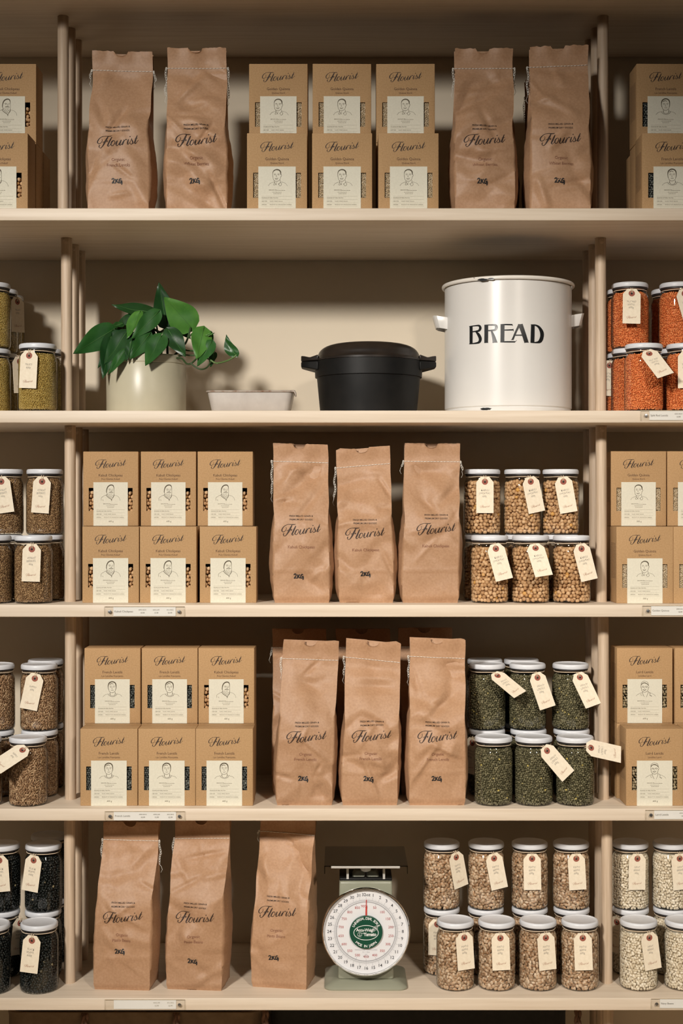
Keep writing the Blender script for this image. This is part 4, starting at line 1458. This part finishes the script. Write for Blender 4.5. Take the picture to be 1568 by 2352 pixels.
sp = zf / F
tx, bxx, ph = 99 * sp, 89 * sp, 0.0420
obj('pan_body', mesh_from('pan_body', *loft([rrect(bxx - 0.003, 0.034, 0.010, 0.0), rrect(bxx, 0.037, 0.012, 0.002), rrect(tx, 0.0455, 0.013, ph), rrect(tx - 0.0012, 0.0443, 0.012, ph), rrect(bxx - 0.0012, 0.0358, 0.011, 0.004), rrect(bxx - 0.004, 0.033, 0.01, 0.0035)]), smooth=True, angle=50), M['aluminium'], pn)
ringp = rrect(tx + 0.001, 0.0465, 0.0135, ph + 0.0006, 8)
obj('rolled_rim', mesh_from('rolled_rim', *tube_geo(ringp + ringp[:1], 0.0019, 8), smooth=True), M['rust'], pn)
obj('rim_tab', mesh_from('rim_tab', *tube_geo([(tx - 0.004, -0.047, ph + 0.001), (tx + 0.0025, -0.047, ph + 0.0005), (tx + 0.0045, -0.047, ph - 0.004), (tx + 0.0050, -0.047, ph - 0.010)], [0.0016, 0.0022, 0.0018, 0.0014], 7), smooth=True), M['rust'], pn)

# ---- potted pothos --------------------------------------------------
M['stoneware'] = noisy('glazed_stoneware', (0.46, 0.42, 0.30), (0.53, 0.485, 0.36), 18, 0.33, spec=0.4, lo=0.25, hi=0.75, detail=8)
M['soil'] = mat('potting_soil', (0.02, 0.014, 0.01), 0.95)
zc = 2.80
PX0 = Vector((wx(336, zc), zc, S[2]))
pot = empty('potted_pothos', PX0)
tag(pot, 'leafy green pothos in a cream stoneware crock', 'plant')
pr_ = 91 * zc / F
ph = 0.1135
obj('crock', lathe('crock', [(pr_ - 0.004, 0), (pr_ - 0.0012, 0.001), (pr_ - 0.0004, 0.004), (pr_, ph - 0.018), (pr_ - 0.0008, ph - 0.0165), (pr_ + 0.0004, ph - 0.0150), (pr_ + 0.0010, ph - 0.003), (pr_ - 0.0010, ph), (pr_ - 0.006, ph), (pr_ - 0.007, ph - 0.004), (pr_ - 0.007, 0.08), (0.01, 0.079)], 80, 35), M['stoneware'], pot)
obj('soil', lathe('soil', [(0.001, ph - 0.019), (0.03, ph - 0.018), (pr_ - 0.0072, ph - 0.021)][::-1], 32), M['soil'], pot)


def leaf_mat(name, c1, c2, c3):
    m = mat(name, c1, 0.36, 0, 0.5)
    t = NT(m)
    n1 = t.noise(t.coords(), 28, 3)
    r1 = t.ramp(n1, [(0.3, c1), (0.65, c2)])
    n2 = t.noise(t.coords((1, 1, 1)), 75, 6, 0.7)
    r2 = t.ramp(n2, [(0.66, (0, 0, 0)), (0.74, (1, 1, 1))])
    mx = t.n('Mix', data_type='RGBA')
    t.l(r2.outputs[0], mx.inputs[0])
    t.l(r1.outputs[0], mx.inputs[6])
    mx.inputs[7].default_value = (*c3, 1)
    t.l(mx.outputs[2], t.b.inputs['Base Color'])
    t.b.inputs['Subsurface Weight'].default_value = 0.0
    t.bump(n1, 0.12, 0.002)
    return m


M['leaf_a'] = leaf_mat('pothos_leaf_dark', (0.007, 0.038, 0.009), (0.014, 0.062, 0.014), (0.05, 0.12, 0.025))
M['leaf_b'] = leaf_mat('pothos_leaf_mid', (0.012, 0.062, 0.012), (0.026, 0.105, 0.020), (0.12, 0.22, 0.04))
M['leaf_c'] = leaf_mat('pothos_leaf_bright', (0.040, 0.145, 0.022), (0.08, 0.22, 0.035), (0.20, 0.33, 0.08))
M['vein'] = mat('leaf_vein', (0.06, 0.16, 0.035), 0.5)
M['stem'] = mat('pothos_stem', (0.030, 0.065, 0.018), 0.5)
M['stem_l'] = mat('pothos_vine', (0.11, 0.19, 0.055), 0.5)


def zp(a, b, z):
    """point traced in a 3.824x zoom whose corner is pixel (160, 640), relative to the pot"""
    return px(160 + a / 3.824, 640 + b / 3.824, z) - PX0


def leaf(base, tip, width, zb, zt, m, roll=0.0, fold=0.25, droop=0.10, side=0.0):
    """heart-shaped leaf. roll turns the blade about its midrib (deg); fold lifts the halves; droop bends the tip"""
    B, T = zp(*base, zb), zp(*tip, zt)
    ax = T - B
    L = ax.length
    ax.normalize()
    view = Vector((0, -1, 0.12))
    wd = ax.cross(view)
    wd.normalize()
    nm = wd.cross(ax)
    if nm.y > 0:
        nm = -nm
    Rm = Matrix.Rotation(math.radians(roll), 3, ax)
    wd, nm = Rm @ wd, Rm @ nm
    Wd = width / 3.824 * zb / F / 2
    nl, nw = 14, 4
    V, Fc = [], []
    for i in range(nl + 1):
        t = i / nl
        prof = (math.sin(math.pi * t ** 0.62) ** 0.85) * (1 - 0.28 * t) * 1.12 if 0 < t < 1 else 0.0
        for k in range(-nw, nw + 1):
            u = k / nw
            w_ = u * prof * Wd
            back = 0.10 * L * (abs(u) ** 1.5) * max(0.0, 1 - t * 4)      # heart lobes reach behind the stalk
            p = B + ax * (t * L - back) + wd * (w_ + side * L * math.sin(math.pi * t))
            p += nm * (abs(u) * prof * Wd * fold - droop * L * (t * t - t * 0.9) * -1 - 0.12 * Wd * (u * u) * prof)
            p += nm * 0.0012 * math.sin(t * 9 + u * 3)
            V.append(p)
    n = 2 * nw + 1
    for i in range(nl):
        for k in range(n - 1):
            Fc.append((i * n + k, i * n + k + 1, (i + 1) * n + k + 1, (i + 1) * n + k))
    # give the blade thickness: a second skin, 0.5 mm behind
    o = len(V)
    V += [p - nm * 0.0005 for p in V]
    Fc += [tuple(o + q for q in f[::-1]) for f in Fc]
    ob = obj('leaf', mesh_from('leaf', V, Fc, True), m, pot)
    rib = [V[i * n + nw] + nm * 0.0003 for i in range(nl + 1)]
    obj('midrib', mesh_from('midrib', *tube_geo(rib, [0.0007 * (1 - 0.8 * i / nl) for i in range(nl + 1)], 4), smooth=True), M['vein'], ob)
    return ob


LA, LB, LC = M['leaf_a'], M['leaf_b'], M['leaf_c']
leaf((850, 415), (783, 28), 190, 2.775, 2.765, LA, 12, 0.35, 0.06)
leaf((1070, 432), (828, 160), 265, 2.775, 2.755, LC, -12, 0.12, 0.10)
leaf((1010, 440), (790, 400), 130, 2.80, 2.80, LA, 20, 0.2, 0.05)
leaf((735, 300), (368, 230), 165, 2.80, 2.79, LA, 30, 0.2, 0.10)
leaf((385, 445), (28, 662), 215, 2.78, 2.74, LB, -15, 0.2, 0.16)
leaf((615, 300), (503, 530), 150, 2.755, 2.735, LC, 35, 0.5, 0.12)
leaf((470, 400), (358, 412), 70, 2.77, 2.76, LB, 30, 0.3, 0.1)
leaf((775, 295), (538, 535), 150, 2.745, 2.72, LB, -10, 0.25, 0.10)
leaf((500, 470), (300, 760), 175, 2.745, 2.715, LA, 8, 0.25, 0.10)
leaf((365, 505), (290, 886), 150, 2.765, 2.735, LA, -20, 0.35, 0.08)
leaf((490, 630), (333, 845), 95, 2.725, 2.705, LB, 10, 0.3, 0.10)
leaf((545, 550), (494, 727), 85, 2.725, 2.712, LA, 25, 0.4, 0.10)
leaf((700, 490), (524, 712), 150, 2.735, 2.708, LB, -12, 0.25, 0.10)
leaf((805, 500), (663, 768), 180, 2.73, 2.700, LB, 10, 0.22, 0.14)
leaf((865, 450), (1018, 688), 165, 2.74, 2.715, LA, -8, 0.25, 0.10)
leaf((640, 430), (760, 520), 150, 2.785, 2.775, LA, 15, 0.2, 0.05)
leaf((960, 430), (1065, 530), 75, 2.80, 2.795, LB, 0, 0.3, 0.05)
leaf((1175, 440), (1115, 712), 180, 2.735, 2.705, LC, -14, 0.20, 0.10)
leaf((1225, 470), (1255, 640), 75, 2.75, 2.74, LB, 25, 0.4, 0.05)
leaf((1245, 555), (1118, 772), 130, 2.725, 2.705, LB, 8, 0.25, 0.10)
leaf((1268, 650), (1235, 777), 72, 2.74, 2.73, LA, 20, 0.3, 0.10)
leaf((1465, 672), (1374, 492), 105, 2.735, 2.735, LB, -20, 0.35, -0.05, side=-0.12)
leaf((1195, 500), (1272, 476), 22, 2.728, 2.725, LC, 0, 0.2, 0.0)
leaf((430, 470), (245, 790), 120, 2.775, 2.75, LA, -10, 0.3, 0.10)
leaf((560, 330), (400, 500), 150, 2.79, 2.775, LA, 15, 0.2, 0.10)
leaf((900, 330), (985, 440), 170, 2.79, 2.785, LA, -10, 0.2, 0.05)
leaf((610, 600), (590, 715), 90, 2.735, 2.722, LA, 15, 0.3, 0.08)
leaf((560, 480), (610, 620), 120, 2.76, 2.75, LA, -5, 0.2, 0.05)
leaf((660, 560), (720, 690), 110, 2.765, 2.755, LA, 5, 0.2, 0.05)
stems = [
    ([(1062, 432, 2.775), (1030, 540, 2.765), (990, 600, 2.765), (900, 690, 2.79)], 0.0020, 'stem'),
    ([(845, 415, 2.775), (830, 520, 2.78), (800, 690, 2.80)], 0.0020, 'stem'), ([(735, 300, 2.80), (770, 460, 2.79), (780, 690, 2.80)], 0.0018, 'stem'),
    ([(700, 490, 2.74), (715, 580, 2.76), (720, 690, 2.79)], 0.0018, 'stem'), ([(500, 470, 2.745), (590, 520, 2.76), (660, 690, 2.79)], 0.0018, 'stem'),
    ([(385, 445, 2.78), (520, 480, 2.78), (640, 690, 2.80)], 0.0018, 'stem'), ([(720, 430, 2.77), (790, 470, 2.77), (850, 460, 2.77), (860, 690, 2.79)], 0.0024, 'stem'),
    ([(1090, 635, 2.74), (1040, 632, 2.75), (990, 628, 2.76), (900, 680, 2.78)], 0.0016, 'stem'), ([(1130, 672, 2.735), (1060, 674, 2.74), (990, 672, 2.75), (880, 700, 2.79)], 0.0016, 'stem'),
    ([(1112, 705, 2.71), (1065, 745, 2.70), (1025, 746, 2.715), (980, 700, 2.74), (900, 700, 2.77)], 0.0018, 'stem'),
    ([(1065, 745, 2.70), (1110, 780, 2.70), (1160, 797, 2.70), (1210, 775, 2.71), (1235, 720, 2.72), (1180, 690, 2.72)], 0.0015, 'stem'),
    ([(1235, 715, 2.72), (1290, 742, 2.72), (1380, 722, 2.73), (1440, 690, 2.735), (1466, 670, 2.735)], 0.0017, 'stem_l'),
    ([(1290, 742, 2.72), (1300, 750, 2.72)], 0.0014, 'stem_l'),
    ([(1175, 440, 2.735), (1120, 470, 2.75), (1080, 480, 2.76), (1040, 520, 2.765)], 0.0016, 'stem'),
]
for pts, r, m in stems:
    P3 = [Vector(p) for p in catmull([zp(a, b, z) for a, b, z in pts], 5)]
    obj('stem', mesh_from('stem', *tube_geo(P3, r, 7), smooth=True), M[m], pot)

# ---- dial scale ------------------------------------------------------
M['sage'] = noisy('sage_green_enamel', (0.27, 0.275, 0.205), (0.31, 0.31, 0.235), 8, 0.32, spec=0.5)
M['dial'] = mat('white_dial', (0.80, 0.80, 0.82), 0.5)
M['dial_ink'] = mat('dial_black', (0.035, 0.035, 0.045), 0.6)
M['dial_red'] = mat('dial_red', (0.42, 0.045, 0.04), 0.6)
M['dial_grey'] = mat('dial_grey', (0.40, 0.40, 0.42), 0.6)
M['needle'] = mat('red_needle', (0.62, 0.04, 0.025), 0.4)
M['green'] = mat('green_badge', (0.008, 0.072, 0.040), 0.35)
M['white'] = mat('badge_white', (0.80, 0.80, 0.78), 0.5)
M['dialglass'] = glass_mat('dial_glass', (0.97, 0.97, 0.97), 0.03, 1.3)
zs = 2.718                         # front of the scale's case
sc = empty('kitchen_scale', (wx(840, zs), zs, S[5]))
tag(sc, 'sage green kitchen dial scale with chrome bezel and flat platform', 'scale')


def yh(y, z):
    return EYE + (HOR - y) / F * z - S[5]


u = zs / F
bw = 94 * u
zfb = 2.70 - zs
# pressed base
loops = []
for hx, y0, y1, z, r in ((bw, zfb, 0.115, 0.0, 0.016), (bw + 0.001, zfb - 0.001, 0.116, 0.003, 0.016), (bw - 0.001, zfb + 0.001, 0.114, 0.0055, 0.015), (bw - 0.013, zfb + 0.016, 0.100, 0.0120, 0.010), (bw - 0.022, zfb + 0.022, 0.096, 0.0145, 0.008)):
    loops.append([(p[0], p[1] + (y0 + y1) / 2, p[2]) for p in rrect(hx, (y1 - y0) / 2, r, z, 6)])
obj('base', mesh_from('base', *loft(loops), smooth=True, angle=50), M['sage'], sc)
ctop = yh(2026, zs)
cbot = 0.0140
bm = bmesh.new()
add_box(bm, (-64 * u, 0.004, cbot), (64 * u, 0.085, ctop), 0.004, 3)
for v in bm.verts:                # the case narrows slightly towards the top
    v.co.x *= 1 - 0.05 * (v.co.z - cbot) / (ctop - cbot)
obj('case', bm_mesh('case', bm, True, 40), M['sage'], sc)
obj('case_cap', box_mesh('case_cap', (-0.050, 0.010, ctop - 0.0005), (0.050, 0.080, ctop + 0.005), 0.002, 2), M['iron'], sc)
obj('cap_collar', mesh_from('cap_collar', *loft([rrect(0.026, 0.02, 0.004, 0), rrect(0.020, 0.016, 0.004, 0.010)], (True, True))), M['sage'], sc, (0, 0.040, ctop + 0.004))
pz = yh(1990, 2.70)
pbk = 0.155
bm = bmesh.new()
hw_ = 95 * 2.70 / F
add_box(bm, (-hw_, zfb, pz - 0.0006), (hw_, zfb + pbk, pz + 0.0012))
for sg in (-1, 1):
    add_box(bm, (sg * hw_ - 0.0007, zfb, pz - 0.014), (sg * hw_ + 0.0007, zfb + pbk, pz + 0.001))
obj('platform', bm_mesh('platform', bm), M['steel'], sc)
bm = bmesh.new()
add_box(bm, (-hw_ + 0.012, zfb - 0.0012, pz - 0.0036), (hw_ - 0.014, zfb + 0.0008, pz + 0.0004), 0.0005, 1)
obj('platform_lip', bm_mesh('platform_lip', bm), M['lit_satin'], sc)
for sg in (-1, 1):
    obj('platform_leg', box_mesh('platform_leg', (sg * 0.0345 - 0.0022, 0.010, ctop + 0.003), (sg * 0.0345 + 0.0022, 0.060, pz - 0.0005)), M['lit_satin'], sc)
zk = ctop + 0.016
obj('zero_knob', lathe('zero_knob', [(0.004, 0), (0.009, 0.002), (0.0102, 0.005), (0.0102, 0.008), (0.006, 0.010), (0.005, 0.0115)], 24), M['white'], sc, (0, 0.016, zk))
obj('knob_post', lathe('knob_post', [(0.003, 0), (0.003, 0.014)], 12), M['steel'], sc, (0, 0.016, ctop + 0.004))
# dial
DR = 101 * u
dzc = yh(2141.5, zs - 0.02)
dial = empty('dial', (0, 0, dzc))
dial.parent = sc
dome = -0.022
RX = (math.pi / 2, 0, 0)


def ring_part(name, prof, m, n=72, angle=45, cap=False):
    """lathe whose axis points towards the viewer (profile: radius, distance in front of the case)"""
    o = obj(name, lathe(name, prof, n, angle, cap), m, dialm, None, RX)
    return o


dialm = obj('dial_housing', lathe('dial_housing', [(DR * 0.93, -0.003), (DR * 0.955, 0.014), (DR * 0.93, 0.0145)], 72, 40, cap=True), M['sage'], sc, (0, 0, dzc), RX)
bpy.data.objects.remove(dial, do_unlink=True)


def dpart(name, me, m, depth=0.0):
    return obj(name, me, m, sc, (0, -depth, dzc))


o_ = obj('bezel', lathe('bezel', [(DR * 0.96, 0.008), (DR * 0.995, 0.010), (DR, 0.016), (DR * 0.99, 0.021), (DR * 0.965, 0.0225), (DR * 0.952, 0.0205), (DR * 0.95, 0.0160)], 96, 50, cap=False), M['chrome'], sc, (0, 0, dzc), RX)
face_d = 0.0148
face = dpart('dial_face', flat('dial_face', disc2d(DR * 0.95, 72)), M['dial'], face_d)


def onface(name, p2, m, e=0.0003):
    return obj(name, flat(name, p2), m, face, (0, -e, 0))


def pol(r, deg):
    a = math.radians(90 - deg)
    return r * math.cos(a), r * math.sin(a)


k_ = DR / 361.0                   # zoom units of the 3.563x crop
P = []
for i in range(1, 33):
    x, y = pol(300 * k_, i * 11.25)
    P.append(text2d('32oz' if i == 32 else str(i), 36 * k_, x, y, bold=0.008))
onface('ounce_numerals', join2d(P), M['dial_ink'])
P = []
for i in range(1, 19):
    x, y = pol(206 * k_, i * 20)
    P.append(text2d('900g' if i == 18 else str(i * 50), 30 * k_, x - (14 * k_ if i == 18 else 0), y, sx=0.95))
onface('gram_numerals', join2d(P), M['dial_red'])


def tick(r0, r1, deg, wd):
    (x0, y0), (x1, y1) = pol(r0, deg), pol(r1, deg)
    a = math.radians(90 - deg)
    nx, ny = -math.sin(a) * wd / 2, math.cos(a) * wd / 2
    return [(x0 + nx, y0 + ny), (x0 - nx, y0 - ny), (x1 - nx, y1 - ny), (x1 + nx, y1 + ny)], [(0, 1, 2, 3)]


P = []
for i in range(32 * 8):
    L = 24 if i % 8 == 0 else (15 if i % 4 == 0 else (11 if i % 2 == 0 else 7))
    P.append(tick(256 * k_, (256 + L) * k_, i * 360 / 256, (2.2 if i % 8 == 0 else 1.2) * k_))
for i in range(180):
    L = 30 if i % 10 == 0 else (13 if i % 5 == 0 else 8)
    P.append(tick(252 * k_, (252 - L) * k_, i * 2, (2.2 if i % 10 == 0 else 1.1) * k_))
onface('graduation_mark', join2d(P), M['dial_grey'])
onface('dial_ring', join2d([disc2d(256 * k_, 96, 253 * k_), disc2d(245 * k_, 96, 238 * k_)]), M['dial_grey'], 0.0002)
P = [text2d('TEMPERATURE COMPENSATED', 14 * k_, 0, -150 * k_, sx=0.95), text2d('32 × 1/8oz', 14 * k_, 0, -168 * k_), text2d('and', 14 * k_, 0, -185 * k_), text2d('900 × 2g', 14 * k_, 0, -202 * k_), text2d('DIGITAL FINE', 9 * k_, 0, 155 * k_) if False else text2d('and', 0.0001, 0, -185 * k_)]
onface('dial_note', join2d(P[:4]), M['dial_grey'])
nd = obj('needle', flat('needle', join2d([tick(0, 200 * k_, 0.5, 11 * k_), tick(200 * k_, 262 * k_, 0.5, 5 * k_)])), M['needle'], sc, (0, -face_d - 0.0022, dzc))
bd = obj('badge', lathe('badge', [(134 * k_, 0.0), (134 * k_, 0.0042), (131 * k_, 0.0046), (2 * k_, 0.0046)], 64, 30), M['green'], sc, (0, -face_d - 0.0006, dzc), RX)
bl = -0.0
P = [ ]


def arc_text(s, r, deg0, deg1, size, inward=False):
    n = len(s)
    out = []
    for i, ch in enumerate(s):
        if ch == ' ':
            continue
        d = deg0 + (deg1 - deg0) * i / (n - 1)
        x, y = pol(r, d)
        rot = -math.radians(d) + (math.pi if inward else 0)
        out.append(text2d(ch, size, x, y, bold=0.02, rot=rot))
    return out


P += arc_text('UNIVERSAL DIAL SCALE', 113 * k_, -62, 62, 31 * k_)
P += arc_text('MADE IN JAPAN', 113 * k_, 222, 138, 29 * k_, True)
ell = []
for i in range(61):
    a = 2 * math.pi * i / 60
    ell.append((100 * math.cos(a) * k_, -59 * math.sin(a) * k_ + 3 * k_, 5 * k_))
P.append(strokes2d([ell], 1))
P.append(text2d('Accu-Weigh', 36 * k_, -6 * k_, 18 * k_, bold=0.022, sx=0.9, sp=0.9))
P.append(text2d('Yamato', 40 * k_, 32 * k_, -17 * k_, bold=0.03, sx=0.9, sp=0.9))
P.append(strokes2d([[(-36 * k_, 10 * k_, 3 * k_), (-30 * k_, 6 * k_, 3 * k_), (-22 * k_, 12 * k_, 3 * k_), (-14 * k_, 8 * k_, 3 * k_)]], 3))
for a in range(6):
    x, y = pol(12 * k_, a * 60)
    P.append(tf2d(disc2d(7 * k_, 12, 5 * k_), 1, 78 * k_ + x, 34 * k_ + y))
P.append(tf2d(disc2d(5 * k_, 12, 3 * k_), 1, 78 * k_, 34 * k_))
P.append(strokes2d([[(-52 * k_, 0, 2.5 * k_), (-52 * k_, 34 * k_, 2.5 * k_)], [(-66 * k_, 36 * k_, 2.5 * k_), (-38 * k_, 36 * k_, 2.5 * k_)], [(-64 * k_, 2 * k_, 2.5 * k_), (-40 * k_, 2 * k_, 2.5 * k_)],
                    [(-64 * k_, 2 * k_, 2 * k_), (-70 * k_, 24 * k_, 2 * k_)], [(-40 * k_, 2 * k_, 2 * k_), (-34 * k_, 24 * k_, 2 * k_)], [(-70 * k_, 25 * k_, 3 * k_), (-56 * k_, 25 * k_, 3 * k_)], [(-48 * k_, 25 * k_, 3 * k_), (-34 * k_, 25 * k_, 3 * k_)]], 2))
obj('badge_lettering', mesh_from('badge_lettering', [(a, b, 0.0049) for a, b in join2d(P)[0]], join2d(P)[1]), M['white'], bd)
obj('dial_glass', flat('dial_glass', disc2d(DR * 0.955, 64)), M['dialglass'], sc, (0, -0.0215, dzc))

# ---- baskets under the bottom shelf ----------------------------------
M['black_basket'] = noisy('black_canvas', (0.006, 0.006, 0.006), (0.012, 0.011, 0.010), 80, 0.9, bump=0.2, bdist=0.001)
M['brown_canvas'] = noisy('brown_canvas', (0.15, 0.10, 0.058), (0.19, 0.13, 0.078), 60, 0.9, bump=0.1, bdist=0.001)
M['braid'] = noisy('braided_cord', (0.10, 0.05, 0.03), (0.20, 0.11, 0.07), 90, 0.9)
for x0, x1, zf, m, label, braids, hgt in ((12, 599, 2.74, M['brown_canvas'], 'brown canvas bin with braided seams under the bottom shelf', (195, 405), 0.535),
                                          (622, 1304, 2.74, M['black_basket'], 'black canvas bin with braided cords at its ends under the bottom shelf', (609, 1326), 0.540)):
    a, b = wx(x0, zf), wx(x1, zf)
    r = empty('storage_bin', ((a + b) / 2, zf + 0.11, 0))
    tag(r, label, 'bin')
    hx = (b - a) / 2
    wob = random.Random(x0)
    l0 = [rrect(hx - 0.012, 0.095, 0.03, 0.0, 8), rrect(hx, 0.105, 0.03, 0.02, 8), rrect(hx, 0.106, 0.03, hgt - 0.012, 8), rrect(hx + 0.002, 0.108, 0.03, hgt, 8), rrect(hx - 0.004, 0.101, 0.027, hgt, 8), rrect(hx - 0.008, 0.097, 0.025, 0.03, 8)]
    obj('bin_body', mesh_from('bin_body', *loft(l0), smooth=True, angle=50), m, r)
    for bp in braids:
        X = wx(bp, zf) - (a + b) / 2
        parts = []
        for s3 in range(3):
            pts = []
            for i in range(60):
                t = i / 59
                ph_ = t * 40 + s3 * 2 * math.pi / 3
                pts.append((X + 0.0045 * math.sin(ph_), -0.112 + 0.0025 * math.sin(2 * ph_), 0.15 + t * (hgt - 0.15)))
            parts.append(tube_geo(pts, 0.0032, 6))
        obj('braided_cord', mesh_from('braided_cord', *join_geo(parts), smooth=True), M['braid'], r)
